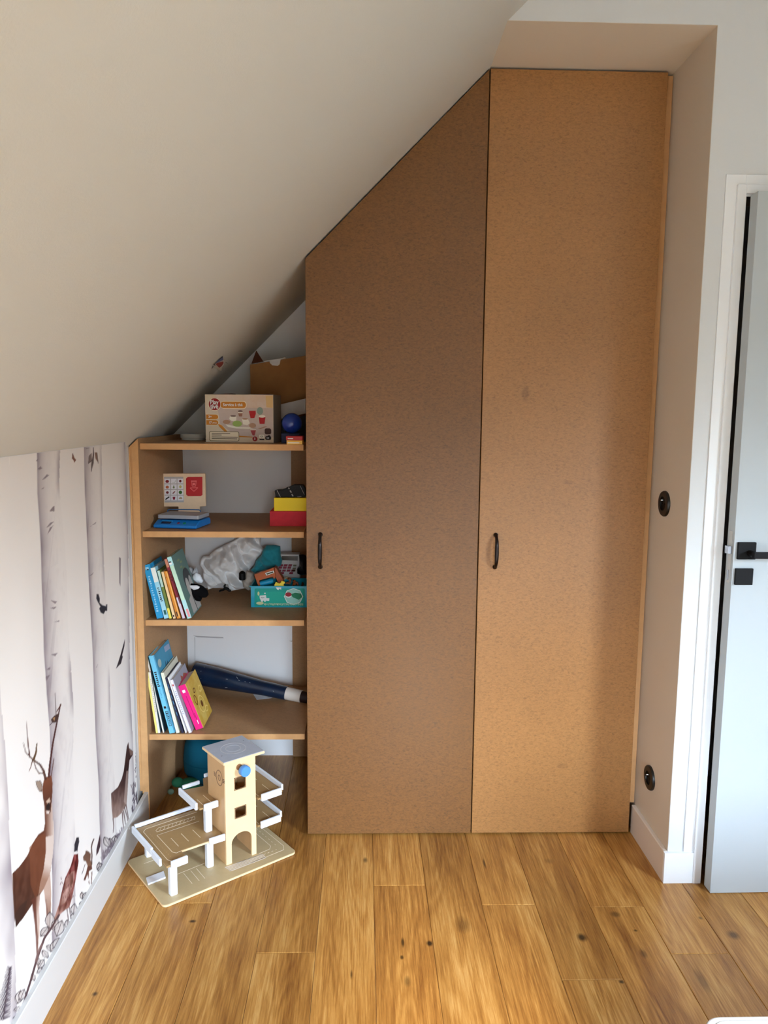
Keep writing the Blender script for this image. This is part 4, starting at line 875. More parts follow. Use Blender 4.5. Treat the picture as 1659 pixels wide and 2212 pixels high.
# --- third shelf -------------------------------------------------------------
Z3 = TOPS[2]+.0004
FQ = lambda x, y: (380+x/8.295, 1150+y/8.295)
yc = 2.905
sil = [P2(*FQ(x, y), yc) for x, y in ((1130, 108), (1480, 108), (1478, 280), (1540, 350), (1500, 430), (1420, 520), (1390, 600), (1300, 690), (1260, 900), (1240, 1010), (980, 1055), (930, 950), (780, 935), (640, 1010), (570, 1035), (520, 930), (470, 840), (440, 690), (390, 620), (400, 520), (440, 460), (540, 460), (640, 360), (800, 280), (960, 210))]
cl = obj('white_cloth', inflate(sil, lambda x, z: yc+(z-Z3)*.35, .050, 44, 190, .017, 30, 2.0, .4, 2.6), C('cloth_white', (238, 240, 242), rough=.9, spec=.1, sheen=.2), smooth=True); weld(cl)
tag(cl, 'crumpled white cloth heaped against the wall on the third shelf', 'cloth')
GT = lambda x, y: (520+x/11.06, 1170+y/11.06)
sil = [P2(*GT(x, y), 2.89) for x, y in ((600, 110), (760, 100), (930, 130), (945, 360), (985, 450), (960, 580), (830, 640), (560, 680), (330, 760), (230, 700), (330, 560), (345, 470), (480, 340), (520, 200))]
tcl = obj('teal_cloth', inflate(sil, lambda x, z: 2.885+(z-Z3)*.15, .040, 26, 96, .009, 34, 9.0, .4, 1.0), C('cloth_teal', (44, 140, 154), rough=.85, spec=.1, sheen=.2), smooth=True); weld(tcl)
tag(tcl, 'crumpled teal cloth lying over the white cloth on the third shelf', 'cloth')
sil = [P2(*GT(x, y), 2.85) for x, y in ((150, 700), (300, 760), (330, 900), (330, 1150), (180, 1180), (60, 1100), (30, 950), (90, 830))]
gc = obj('grey_cloth', inflate(sil, lambda x, z: 2.86, .03, 16, 60, .006, 40, 5.0, .4, 1), C('cloth_grey', (170, 164, 156), rough=.9, spec=.1), smooth=True); weld(gc)
tag(gc, 'grey crumpled cloth end between the white cloth and the turquoise tray', 'cloth')
kb = obj('black_bottle', MB().lathe([(.010, 0), (.0125, .002), (.0125, .026), (.008, .031), (.004, .034)], 20, Matrix.Translation(tuple(at_y(*FQ(1190, 850), 2.835)))), C('plastic_black', (12, 11, 14)), smooth=40)
tag(kb, 'small black bottle lying on the white cloth', 'bottle')
# little black figure on the shelf
f = thing('toy_figure', 'small black toy figure lying at the foot of the white cloth', 'toy', (0, 0, 0))
yf_ = 2.86
mb = MB()
pp = [tuple(at_y(*FQ(x, y), yf_)) for x, y in ((780, 1060), (800, 1040), (850, 1030), (880, 1000), (920, 1010), (950, 1040), (985, 1045))]
mb.tube(pp, [.003, .004, .004, .006, .006, .005, .004], 8)
mb.tube([tuple(at_y(*FQ(x, y), yf_)) for x, y in ((880, 1000), (870, 960), (890, 930))], [.005, .004, .003], 8)
obj('body', mb, C('plastic_black', (12, 11, 14)), f, smooth=50)
# penguin plush
PL = lambda x, y: (300+x/10.37, 1180+y/10.37)
ypl = 2.70
pl = thing('plush_penguin', 'black and white plush penguin slumped against the aqua book, third shelf', 'plush toy', (0, 0, 0))
sil = [P2(*PL(x, y), ypl) for x, y in ((1100, 830), (1300, 840), (1430, 890), (1540, 990), (1565, 1080), (1520, 1140), (1440, 1145), (1395, 1105), (1410, 1180), (1380, 1235), (1290, 1215), (1180, 1150), (1080, 1110), (1030, 1040), (1020, 920))]
o_ = obj('body', inflate(sil, lambda x, z: ypl, .026, 14, 60, .001, 40, 1.0, .9), C('plush_black', (8, 7, 9), rough=.9, spec=.1), pl, smooth=True); weld(o_)
sil = [P2(*PL(x, y), ypl-.024) for x, y in ((1115, 880), (1300, 880), (1365, 915), (1330, 960), (1230, 985), (1150, 940))]
o_ = obj('belly_patch', inflate(sil, lambda x, z: ypl-.021, .006, 6, 30, 0, 10, 0, .9), C('plush_white', (214, 216, 220), rough=.85), pl, smooth=True); weld(o_)
sil = [P2(*PL(x, y), ypl+.05) for x, y in ((1200, 650), (1260, 600), (1360, 650), (1425, 790), (1400, 840), (1300, 840), (1190, 760), (1175, 700))]
o_ = obj('paper_ball', inflate(sil, lambda x, z: ypl+.06, .016, 8, 40, .002, 60, 4.0, .9, .8), C('paper_white', (216, 220, 224), rough=.7), smooth=True); weld(o_)
tag(o_, 'small crumpled white paper ball behind the penguin plush', 'paper')
sil = [P2(*PL(x, y), ypl+.09) for x, y in ((1060, 540), (1120, 470), (1200, 510), (1230, 600), (1260, 470), (1300, 540), (1320, 640), (1250, 760), (1120, 800), (1080, 700))]
o_ = obj('grey_fabric', inflate(sil, lambda x, z: ypl+.10, .018, 10, 50, .003, 50, 6.0, .9, .8), C('cloth_marl', (126, 126, 128), rough=.9, rgb2=(176, 176, 176), vscale=70), smooth=True); weld(o_)
tag(o_, 'bunched grey fabric between the penguin book and the white cloth', 'cloth')
# turquoise tray
tz0 = at_z(543, 1312, Z3); yt0 = tz0[1]
TT = lambda x, y: P2(520+x/11.06, 1170+y/11.06, yt0)
xl_, xr_ = TT(215, 1060)[0], -.2005; zt_ = TT(215, 1058)[1]
tray = thing('toy_tray', 'turquoise plastic tray with tooth and magnifier picture, full of toys, third shelf', 'tray', (0, 0, 0))
tq = C('plastic_turquoise', (6, 160, 190), rough=.3, coat=.3)
td_ = .135; wt = .0022
mb = MB(); mb.box((xl_+.004, yt0, Z3), (xr_, yt0+wt, zt_)).box((xl_+.004, yt0+td_-wt, Z3), (xr_, yt0+td_, zt_)).box((xl_+.004, yt0+wt, Z3), (xl_+.004+wt, yt0+td_-wt, zt_)).box((xr_-wt, yt0+wt, Z3), (xr_, yt0+td_-wt, zt_)).box((xl_+.006, yt0+wt, Z3), (xr_-wt, yt0+td_-wt, Z3+wt))
tb_ = obj('tray_body', mb, tq, tray)
obj('rim', MB().box((xl_, yt0-.002, zt_-.004), (xr_, yt0-.0001, zt_)).box((xl_, yt0, zt_-.004), (xl_+.0038, yt0+td_, zt_)), tq, tray, bevel=.0006)
_k2 = [0]
def tpz(pts, nm, rgb, **k):
    _k2[0] += 1; d = yt0-.0002-_k2[0]*.00005
    return obj('tray_print', MB().prism([TT(x, y) for x, y in pts], d-.0002, d, 'y'), C(nm, rgb, **k), tb_)
tpz(rrect(330, 1120, 1530, 1545, 30), 'tp_green', (14, 158, 146)); tpz(disc(800, 1350, 420, 160, 28), 'tp_green2', (20, 170, 150))
tpz([(450, 1290), (600, 1275), (615, 1350), (600, 1430), (570, 1440), (545, 1400), (520, 1440), (490, 1430), (455, 1350)], 'tp_white', (226, 236, 236)); tpz([(600, 1350), (685, 1350), (680, 1415), (610, 1410)], 'tp_white', (226, 236, 236))
tpz(disc(425, 1240, 24, 50), 'tp_pale', (200, 214, 160)); tpz(disc(460, 1470, 90, 36), 'tp_sand', (206, 214, 168)); tpz(disc(580, 1235, 18, 18), 'tp_white', (226, 236, 236))
tpz([(485, 1330), (520, 1340), (565, 1330), (565, 1340), (520, 1352), (485, 1342)], 'tp_ink', (40, 60, 70))
tpz(disc(1262, 1310, 228, 200, 8), 'tp_white', (226, 236, 236)); tpz(disc(1262, 1310, 212, 186, 8), 'tp_glass', (150, 206, 196)); tpz([(1180, 1260), (1300, 1220), (1440, 1240), (1470, 1320), (1390, 1390), (1250, 1330)], 'tp_forest', (16, 120, 84)); tpz(disc(1140, 1285, 76, 56), 'tp_white', (226, 236, 236)); tpz(disc(1140, 1262, 76, 52), 'tp_red', (156, 34, 50))
r = random.Random(4)
mb = MB(); x = 560
while x < 1500:
    w = r.uniform(22, 40)
    if r.random() < .88:
        for _ in range(2):
            a = (x+r.uniform(0, w*.7), 1478+r.uniform(-14, 10)); b = (x+r.uniform(0, w*.7), 1515+r.uniform(-12, 10))
            mb.prism([TT(*q_) for q_ in thick_line(a, b, 9)], yt0-.0016, yt0-.0013, 'y')
        mb.prism([TT(*q_) for q_ in thick_line((x, 1480), (x+w*.7, 1484), 8)], yt0-.0019, yt0-.0016, 'y')
    x += w
obj('tray_print', mb, C('tp_title', (206, 216, 184)), tray)
obj('clasp', MB().prism([TT(x, y) for x, y in ((840, 1085), (975, 1085), (968, 1145), (930, 1120), (905, 1150), (870, 1135))], yt0-.004, yt0-.0022, 'y'), C('tp_white', (226, 236, 236)), tray)
# toys in and behind the tray
def gobj(name, pts, y, d, m, label, cat, bevel=.0015):
    mb = MB().prism([P2(520+x/11.06, 1170+y_/11.06, y) for x, y_ in pts], y, y+d, 'y'); o = obj(name, mb, m, bevel=bevel); tag(o, label, cat); return o
yo = yt0+.025
oh = thing('toy_hut', 'orange-brown toy case with a small label, tilted in the turquoise tray', 'toy', (0, 0, 0))
TO = lambda pts, y: [P2(520+a/11.06, 1170+b/11.06, y) for a, b in pts]
ob = C('plastic_rust', (168, 80, 22), rough=.4)
obj('front', MB().prism(TO([(320, 790), (790, 620), (840, 840), (800, 900), (760, 840), (440, 930), (500, 1100), (430, 1100)], yo), yo, yo+.012, 'y'), ob, oh, bevel=.001)
obj('side', MB().prism(TO([(800, 610), (850, 640), (1020, 930), (1010, 1100), (930, 1100), (830, 850)], yo), yo+.004, yo+.04, 'y'), C('plastic_rust_dark', (150, 66, 16), rough=.4), oh, bevel=.001)
obj('label_plate', MB().prism(TO([(580, 750), (785, 690), (800, 745), (615, 812)], yo-.001), yo-.0014, yo-.0004, 'y'), C('tp_white', (226, 236, 236)), oh)
obj('label_print', MB().prism(TO([(610, 762), (770, 712), (780, 740), (628, 790)], yo-.0018), yo-.0022, yo-.0015, 'y'), C('tp_darkolive', (60, 62, 40)), oh)
a_ = at_y(*GT(480, 985), yo+.01); b_ = at_y(*GT(790, 905), yo+.012)
cyl = obj('blue_barrel', MB().tube([tuple(a_), tuple(a_*.94+b_*.06), tuple(a_*.1+b_*.9), tuple(b_)], [.0085, .0095, .0095, .006], 20), C('plastic_cyan', (12, 140, 188), rough=.35), smooth=40); cyl.location = (0, -.014, -.001)
tag(cyl, 'bright blue toy cylinder lying inside the rust-coloured toy case', 'toy')
gobj('puzzle_piece', ((800, 1035), (840, 960), (880, 985), (925, 1000), (960, 975), (970, 935), (1040, 955), (1062, 985), (1020, 1030), (1050, 1070), (1050, 1110), (795, 1110)), yt0+.006, .004, C('plastic_lemon', (236, 214, 60), rough=.4), 'yellow puzzle piece sticking up out of the turquoise tray', 'toy')
gobj('wooden_peg', ((1010, 900), (1100, 835), (1130, 860), (1040, 925)), yt0+.05, .008, C('peg_olive', (150, 140, 110), rough=.5), 'small grey-olive peg lying among the toys in the tray', 'toy')
rs_ = random.Random(11); 
for i in range(9):
    x = 1090+rs_.uniform(0, 380); y = 900+rs_.uniform(0, 130); p = at_y(*GT(x, y), yt0+.03+.07*rs_.random())
    mb = MB().tube([(-.008, 0, 0), (0, .003, .003), (.009, 0, .001)], [.003, .0055, .003], 7, Matrix.Translation(tuple(p)) @ Matrix.Rotation(rs_.uniform(0, 3), 4, 'Y'))
    o_ = obj('toy_nugget', mb, C('nugget_a', (150, 84, 34), rough=.5) if i % 2 else C('nugget_b', (110, 56, 26), rough=.5), smooth=50)
    tag(o_, 'small brown toy food piece heaped in the right half of the tray', 'toy', 'brown toy food pieces in the turquoise tray')
# toy calculator leaning at the back
yq = 2.91
cal = thing('toy_till', 'grey-white toy till with dark display and red keys, behind the tray', 'toy', (0, 0, 0))
obj('casing', MB().prism(TO([(930, 300), (1400, 300), (1420, 1000), (860, 1000), (880, 640)], yq), yq, yq+.05, 'y'), C('plastic_greywhite', (186, 184, 182), rough=.45), cal, bevel=.003)
obj('display', MB().prism(TO([(980, 340), (1370, 345), (1360, 455), (975, 440)], yq), yq-.0012, yq-.0002, 'y'), C('display_brown', (54, 48, 40), rough=.25), cal)
for r_, (yy, xs0, n_) in enumerate(((565, 965, 3), (620, 945, 3), (690, 925, 4), (750, 990, 3))):
    for c_ in range(n_):
        x = xs0+c_*108
        if r_ == 3 and c_ == 1: continue
        obj('key', MB().prism(TO([(x-34, yy-24), (x+50, yy-24), (x+38, yy+24), (x-48, yy+24)], yq), yq-.003, yq-.0003, 'y'), C('key_red', (128, 20, 48), rough=.4), cal, bevel=.0006)
for (x, yy) in ((1290, 570), (1275, 640), (1265, 690)):
    obj('key', MB().prism(TO([(x-34, yy-20), (x+45, yy-20), (x+36, yy+20), (x-42, yy+20)], yq), yq-.003, yq-.0003, 'y'), C('key_olive', (96, 92, 60), rough=.4), cal, bevel=.0006)
bk2 = obj('toy_helmet', inflate([P2(*GT(x, y), 2.86) for x, y in ((1400, 320), (1480, 300), (1560, 330), (1600, 500), (1600, 780), (1450, 800), (1350, 760), (1345, 640), (1430, 560))], lambda x, z: 2.86, .03, 10, 40, 0, 10, 0, .8), C('plastic_black', (12, 11, 14)), smooth=True); weld(bk2)
tag(bk2, 'black rounded toy in shadow beside the toy till', 'toy')

# --- fourth shelf: rolled poster ------------------------------------------------
Z4 = TOPS[3]+.0004
FT = lambda x, y: (400+x/6.144, 1340+y/6.144)
ps = thing('rolled_poster', 'rolled navy star-chart poster with white inner end, lying on the fourth shelf', 'poster', (0, 0, 0))
e0_ = at_y(*FT(130, 700), 2.985); e1_ = at_y(*FT(1345, 912), 2.885)
r0_ = .5*abs(at_y(*FT(130, 575), 2.985)[2]-at_y(*FT(180, 850), 2.985)[2])*.95; r1_ = .5*abs(at_y(*FT(1345, 820), 2.885)[2]-at_y(*FT(1345, 1000), 2.885)[2])*.97
e1_[2] = Z4+r1_+.001
Vv = Vector(e1_)-Vector(e0_)
navy = C('poster_navy', (18, 42, 70), rough=.3, coat=.3, rgb2=(14, 32, 58), vscale=12)
obj('paper_roll', MB().tube([tuple(Vector(e0_)+Vv*t) for t in (0, .25, .5, .75, 1)], [r0_*1.04, r0_, (r0_+r1_)/2, r1_*1.05, r1_], 32), navy, ps, smooth=50)
e2_ = Vector(e1_)+Vv.normalized()*.062
obj('inner_roll', MB().tube([tuple(Vector(e1_)-Vv.normalized()*.01), tuple(e2_)], [r1_*.93, r1_*.90], 32), C('poster_white', (222, 216, 208), rough=.5), ps, smooth=50)
obj('roll_core', MB().tube([tuple(e2_), tuple(e2_+Vv.normalized()*.03)], [r1_*.8, r1_*.8], 24), C('core_maroon', (40, 18, 20), rough=.6), ps, smooth=50)
# star lines on the roll, following its surface
ax = Vv.normalized(); L_ = Vv.length
def on_roll(px, py):
    d = Vector(_w(*FT(px, py))); o = Vector(CC); w0 = o-Vector(e0_)
    # intersect ray with cone approximated by local cylinder
    t_ax = .5
    for _ in range(6):
        r_ = r0_+(r1_-r0_)*t_ax+.0016; dd = d-ax*d.dot(ax); ww = w0-ax*w0.dot(ax)
        a, b, c = dd.dot(dd), 2*dd.dot(ww), ww.dot(ww)-r_*r_; disc_ = b*b-4*a*c
        if disc_ < 0: return None
        t = (-b-math.sqrt(disc_))/(2*a); p = o+d*t; t_ax = min(1, max(0, (p-Vector(e0_)).dot(ax)/L_))
    return p
mb = MB()
for a, b in (((255, 622), (335, 635)), ((255, 622), (210, 675)), ((210, 675), (210, 770)), ((335, 635), (285, 720)), ((285, 720), (235, 768)), ((235, 768), (330, 778)), ((375, 735), (370, 775)), ((425, 695), (410, 710)), ((420, 750), (435, 740)), ((540, 780), (565, 782)),
             ((680, 750), (700, 775)), ((705, 790), (725, 802)), ((850, 820), (865, 833)), ((790, 812), (800, 816)), ((530, 890), (560, 892)), ((1165, 935), (1178, 948))):
    p, q = on_roll(*a), on_roll(*b)
    if p and q: mb.tube([tuple(p), tuple((p+q)/2), tuple(q)], .0007, 5)
for a in ((255, 622), (335, 635), (210, 675), (210, 770), (365, 662)):
    p = on_roll(*a)
    if p: mb.lathe([(.0001, -.0016), (.0016, 0), (.0001, .0016)], 8, Matrix.Translation(p))
obj('star_lines', mb, C('poster_lines', (206, 216, 220)), ps)
pw_ = [at_z(*FT(x, y), Z4)[:2] for x, y in ((885, 958), (950, 1055), (1130, 1035), (1330, 990))]
_wb = bpy.data.objects['wall_back']
for pts, c_ in ((((105, 203), (200, 208), (500, 222), (512, 236), (430, 236), (165, 224)), (184, 184, 188)), (((120, 222), (134, 222), (136, 560), (128, 560)), (214, 218, 220)), (((1380, 272), (1470, 268), (1470, 274), (1410, 280)), (150, 140, 134))):
    obj('scuff_mark', MB().prism([P2(*FT(x, y), YB) for x, y in pts], YB-.0008, YB-.0003, 'y'), C('scuff_%d' % c_[0], c_), _wb)
cs = obj('plastic_sleeve', MB().prism([tuple(p) for p in pw_], Z4+.0002, Z4+.0012, 'z'), C('sleeve', (178, 178, 186), rough=.2, spec=.6)); tag(cs, 'thin translucent sheet lying under the navy rolled poster', 'sheet')

# --- floor: teal pouf and garage ---------------------------------------------------
pc = at_z(436, 1712, 0); 
pf = thing('teal_pouf', 'round dark teal pouf on the floor under the lowest shelf', 'pouf', (-.585, 2.86, 0))
mt = C('felt_teal', (12, 80, 98), rough=.85, spec=.15, rgb2=(8, 76, 98), vscale=10)
obj('cushion', MB().lathe([(.07, .012), (.095, .02), (.108, .045), (.110, .085), (.110, .090), (.107, .0915), (.110, .093), (.110, .10), (.104, .15), (.085, .185), (.05, .205), (.001, .21)], 48), mt, pf, smooth=60)
obj('foot_ring', MB().lathe([(.07, .0005), (.085, .004), (.085, .0115), (.07, .0118)], 40), C('felt_teal_dark', (6, 50, 60), rough=.9), pf, smooth=60)
gp = at_z(386, 1700, 0)
gr = thing('green_toy', 'small dark green plush frog on the floor in front of the teal pouf', 'plush toy', (-.680, 2.745, 0))
mg = C('plush_green', (22, 88, 58), rough=.85)
def ell(c, r, n=14):
    return MB().lathe([(math.sin(math.pi*i/n)*1.0+1e-4, -math.cos(math.pi*i/n)) for i in range(n+1)], 20, Matrix.Translation(c) @ Matrix.Diagonal((*r, 1)))
obj('body', ell((0.03, 0, .028), (.040, .032, .028)), mg, gr, smooth=True)
obj('head', ell((-.012, -.01, .045), (.022, .020, .018)), mg, gr, smooth=True)
obj('paw', ell((-.036, -.018, .012), (.012, .010, .011)), C('plush_sage', (96, 116, 96), rough=.85), gr, smooth=True)
obj('paw', ell((.01, -.035, .010), (.012, .012, .0095)), mg, gr, smooth=True)

GA = np.array([-.568, 2.065]); ga = math.radians(37.31)
g = thing('toy_garage', 'wooden toy parking garage with lift tower and white rails on the floor before the shelves', 'toy', (GA[0], GA[1], 0), ga)
m_base = C('hardboard_tan', (186, 164, 124), rough=.5, var=.03, vscale=60); m_deck = C('hardboard_deck', (160, 128, 84), rough=.5, var=.03, vscale=60); m_ply = C('ply_pale', (238, 206, 158), rough=.5, var=.03, vscale=20)
m_tower = C('tower_side', (206, 166, 118), rough=.5, var=.03, vscale=30); m_rail = C('rail_white', (232, 238, 246), rough=.45); m_line = C('road_line', (236, 222, 196), rough=.5)
bp_ = obj('base_plate', MB().prism(rrect(-.006, -.004, .446, .286, .014), .0004, .0082, 'z'), m_base, g, bevel=.001)
obj('base_edge', MB().prism(rrect(-.0064, -.0044, .4464, .2864, .0142), .0014, .0070, 'z'), m_ply, bp_)
def zline(par, pts, z, w=.0016, m=None, name='road_line'):
    mb = MB()
    for p, q in zip(pts[:-1], pts[1:]): mb.prism(thick_line(p, q, w), z+.0001, z+.0004, 'z')
    return obj(name, mb, m or m_line, par)
# tower: walls with real openings
TU0, TU1, TV0, TV1, TZ = .231, .338, .066, .186, .346
def holed_front():
    """front wall with two square openings and an arched doorway, as a grid of solid pieces"""
    mb = MB(); t0, t1 = TV0, TV0+.007
    wx0, wx1 = .262, .304
    z1, z2, z3, z4 = .152, .190, .247, .290
    bz = .008
    mb.box((TU0, t0, bz), (.250, t1, TZ)); mb.box((.3215, t0, bz), (TU1, t1, TZ))
    mb.box((.250, t0, z4), (.3215, t1, TZ)); mb.box((.250, t0, z3), (wx0, t1, z4)); mb.box((wx1, t0, z3), (.3215, t1, z4))
    mb.box((.250, t0, z2), (.3215, t1, z3)); mb.box((.250, t0, z1), (wx0, t1, z2)); mb.box((wx1, t0, z1), (.3215, t1, z2))
    arch = [(.250, z1), (.250, .072)]+[(.2858-.0358*math.cos(math.radians(a)), .072+.030*math.sin(math.radians(a))) for a in range(0, 181, 15)]+[(.3215, .072), (.3215, z1)]
    mb.prism(arch, t0, t1, 'y')
    return mb
tw = obj('tower_front', holed_front(), m_ply, g)
obj('tower_side', MB().box((TU0, TV0+.0071, .008), (TU0+.007, TV1, TZ)), m_tower, g)
obj('tower_side', MB().box((TU1-.007, TV0+.0071, .008), (TU1, TV1, TZ)), m_tower, g)
obj('tower_back', MB().box((TU0+.007, TV1-.007, .06), (TU1-.007, TV1, TZ)), m_tower, g)
for zf in (.100, .196): obj('tower_floor', MB().box((TU0+.007, TV0+.0071, zf), (TU1-.007, TV1-.007, zf+.005)), m_tower, g)
for (z1, z2) in ((.152, .190), (.247, .290)):
    mb = MB(); pts = rrect(.2635, z1+.001, .3025, z2-.001, .007)
    for p, q in zip(pts, pts[1:]+pts[:1]): mb.prism(thick_line(p, q, .0022), TV0-.0006, TV0+.004, 'y')
    obj('window_rim', mb, C('burnt_rim', (150, 116, 84), rough=.6), tw)
rf = obj('roof', MB().box((.221, .054, .3465), (.366, .204, .3545)), m_ply, g, bevel=.0015)
obj('roof_top', MB().box((.2225, .0555, .3546), (.3645, .2025, .3562)), C('roof_grey', (172, 176, 186), rough=.6, var=.05, vscale=30), rf, bevel=.0006)
helip = [p for p in disc(.294, .13, .040, .040, 28)]
zline(rf, helip+[helip[0]], .3562, .0022, C('helipad_print', (194, 194, 196)), 'helipad_ring')
inner = disc(.294, .13, .024, .024, 24); zline(rf, inner+[inner[0]], .3562, .0016, C('helipad_print', (194, 194, 196)), 'helipad_ring')
zline(rf, [(.236, .100), (.242, .103)], .3562, .0015, C('nail_dark', (60, 56, 60)), 'nail_mark'); zline(rf, [(.345, .160), (.351, .163)], .3562, .0015, C('nail_dark', (60, 56, 60)), 'nail_mark')
RX = Matrix.Rotation(math.radians(90), 4, 'X')
obj('crank_hole', MB().lathe([(.010, 0), (.010, .001), (.009, .0012)], 20, Matrix.Translation((.280, TV0-.0002, .322)) @ RX), C('hole_brown', (150, 104, 66)), tw)
obj('crank_knob', MB().lathe([(.004, 0), (.004, .012), (.0155, .0125), (.0175, .015), (.0175, .030), (.0160, .0325), (.001, .0325)], 30, Matrix.Translation((.287, TV0-.0012, .316)) @ RX), C('knob_blue', (82, 144, 214), rough=.45), tw, smooth=40)
# printed wheel on the tower side
mb = MB(); cy_, cz_ = .105, .285
for rr in (.019, .007):
    c_ = disc(cy_, cz_, rr*1.1, rr*1.3, 20)
    for p, q in zip(c_, c_[1:]+c_[:1]): mb.prism(thick_line(p, q, .0016), TU0-.0006, TU0-.0001, 'x')
for s_ in (-1, 1):
    for k_ in (-1, 0, 1): mb.prism(thick_line((cy_+s_*.024, cz_+k_*.005), (cy_+s_*.036, cz_+k_*.005+.002), .0018), TU0-.0006, TU0-.0001, 'x')
obj('wheel_print', mb, C('print_umber', (96, 70, 58)), g)
# base road markings
ZB = .0082
zline(bp_, [(.05, .262), (.415, .262), (.428, .25), (.430, .05), (.418, .030), (.30, .030)], ZB)
zline(bp_, [(.345, .060), (.385, .062), (.396, .075), (.396, .20)], ZB)
zline(bp_, [(.03, .235), (.10, .235)], ZB)
for k_ in range(9): zline(bp_, [(.412, .07+.02*k_), (.412, .078+.02*k_)], ZB, .0012)
for k_ in range(5): zline(bp_, [(.34+.014*k_, .046), (.346+.014*k_, .046)], ZB, .0012)
zb = [(.232, .040), (.335, .040), (.335, .062)]
mb = MB(); m_zeb = C('zebra_print', (214, 202, 188), rough=.5)
for p, q in (((.222, .060), (.352, .052)), ((.352, .052), (.350, .026)), ((.222, .060), (.228, .030)), ((.228, .030), (.350, .026))): mb.prism(thick_line(p, q, .0016), ZB+.0001, ZB+.0004, 'z')
for k_ in range(5): mb.prism(thick_line((.224+.03*k_, .032+.0), (.245+.03*k_, .056), .007) if False else [(.224, .031+.0062*k_), (.350, .0275+.0060*k_), (.350, .0305+.0060*k_), (.224, .034+.0062*k_)], ZB+.0001, ZB+.0004, 'z')
obj('zebra_crossing', mb, m_zeb, bp_)
for u_ in (.105, .147, .128): zline(bp_, [(u_, .045), (u_+.002, .110)], ZB)
zline(bp_, [(.088, .118), (.20, .120)], ZB, .001)
cd = obj('loose_tile', MB().prism([(-.004, .118), (.052, .118), (.060, .152), (.004, .152)], ZB+.0004, ZB+.0062, 'z'), C('tile_lilac_white', (222, 222, 226), rough=.5), g, bevel=.001)
# decks
D1, D2 = .1045, .2005
deck1 = obj('deck', MB().prism([(.020, .030), (.088, .030), (.088, .083), (.230, .076), (.230, .194), (.341, .194), (.341, .062), (.430, .062), (.430, .276), (.020, .286)], D1-.006, D1, 'z'), m_deck, g, bevel=.0006)
obj('deck_edge', MB().prism([(.0885, .080), (.229, .073), (.229, .0757), (.0885, .0827)], D1-.0058, D1-.0004, 'z'), m_ply, deck1)
deck2 = obj('deck', MB().prism([(.166, .112), (.230, .112), (.230, .190), (.341, .190), (.341, .056), (.432, .056), (.432, .262), (.300, .262), (.300, .290), (.262, .290), (.250, .262), (.240, .240), (.166, .258)], D2-.006, D2, 'z'), m_deck, g, bevel=.0006)
def rail(a, b, z, h0=-.010, h1=.013, w=.008):
    """a low white guard rail from a to b"""
    return obj('guard_rail', MB().prism(thick_line(a, b, w), z+h0, z+h1, 'z'), m_rail, g, bevel=.0018)
rail((.016, .128), (.016, .286), D1); rail((.013, .056), (.013, .118), D1); rail((.024, .291), (.225, .291), D1, 0, .012); rail((.032, .026), (.084, .026), D1); rail((.176, .0715), (.228, .0670), D1, -.010, .011)
rail((.162, .125), (.162, .254), D2); rail((.178, .1075), (.226, .1075), D2, -.010, .011); rail((.176, .262), (.236, .262), D2, 0, .012); rail((.268, .294), (.312, .294), D2, 0, .012)
rail((.436, .064), (.436, .262), D2, -.006, .015); rail((.350, .051), (.424, .051), D2); rail((.434, .070), (.434, .276), D1, -.006, .015); rail((.350, .057), (.424, .057), D1)
for (u_, v_, z0_, z1_) in ((.040, .035, ZB, D1-.0062), (.188, .098, ZB, D1-.0062), (.203, .135, D1+.0002, D2-.0062), (.42, .25, ZB, D1-.0062), (.42, .25, D1+.0002, D2-.0062), (.06, .27, ZB, D1-.0062)):
    obj('post', MB().prism(rrect(u_-.0112, v_-.0112, u_+.0112, v_+.0112, .005), z0_+.0001, z1_, 'z'), m_rail, g, bevel=.001)
# deck road markings
zline(deck1, [(.225, .262), (.050, .265), (.038, .252), (.036, .060), (.046, .044), (.082, .044)], D1)
zline(deck1, [(.150, .205), (.064, .208), (.064, .090), (.072, .078), (.086, .080)], D1)
zline(deck1, [(.092, .108), (.092, .165)], D1); zline(deck1, [(.128, .115), (.128, .170)], D1); zline(deck1, [(.166, .112), (.166, .168)], D1)
zline(deck1, [(.064, .208), (.205, .204)], D1, .0010)
mb = MB(); hx_ = [(.072, .226), (.20, .224), (.206, .240), (.085, .246), (.072, .236)]
for p, q in zip(hx_, hx_[1:]+hx_[:1]): mb.prism(thick_line(p, q, .0011), D1+.0001, D1+.0004, 'z')
for k_ in range(9): mb.prism(thick_line((.080+.0135*k_, .226), (.092+.0135*k_, .242), .0009), D1+.0001, D1+.0004, 'z')
obj('hatch_print', mb, m_line, deck1)
for k_ in range(12): zline(deck1, [(.050, .070+.014*k_), (.050, .075+.014*k_)], D1, .0010, C('dash_print', (190, 160, 116)))
zline(deck2, [(.184, .128), (.184, .170)], D2); zline(deck2, [(.212, .126), (.212, .185)], D2)
for zz, dk in ((D2, deck2), (D1, deck1)):
    zline(dk, [(.350, .068), (.350, .100)], zz); zline(dk, [(.398, .078), (.398, .130)], zz); zline(dk, [(.400, .170), (.400, .200)], zz)

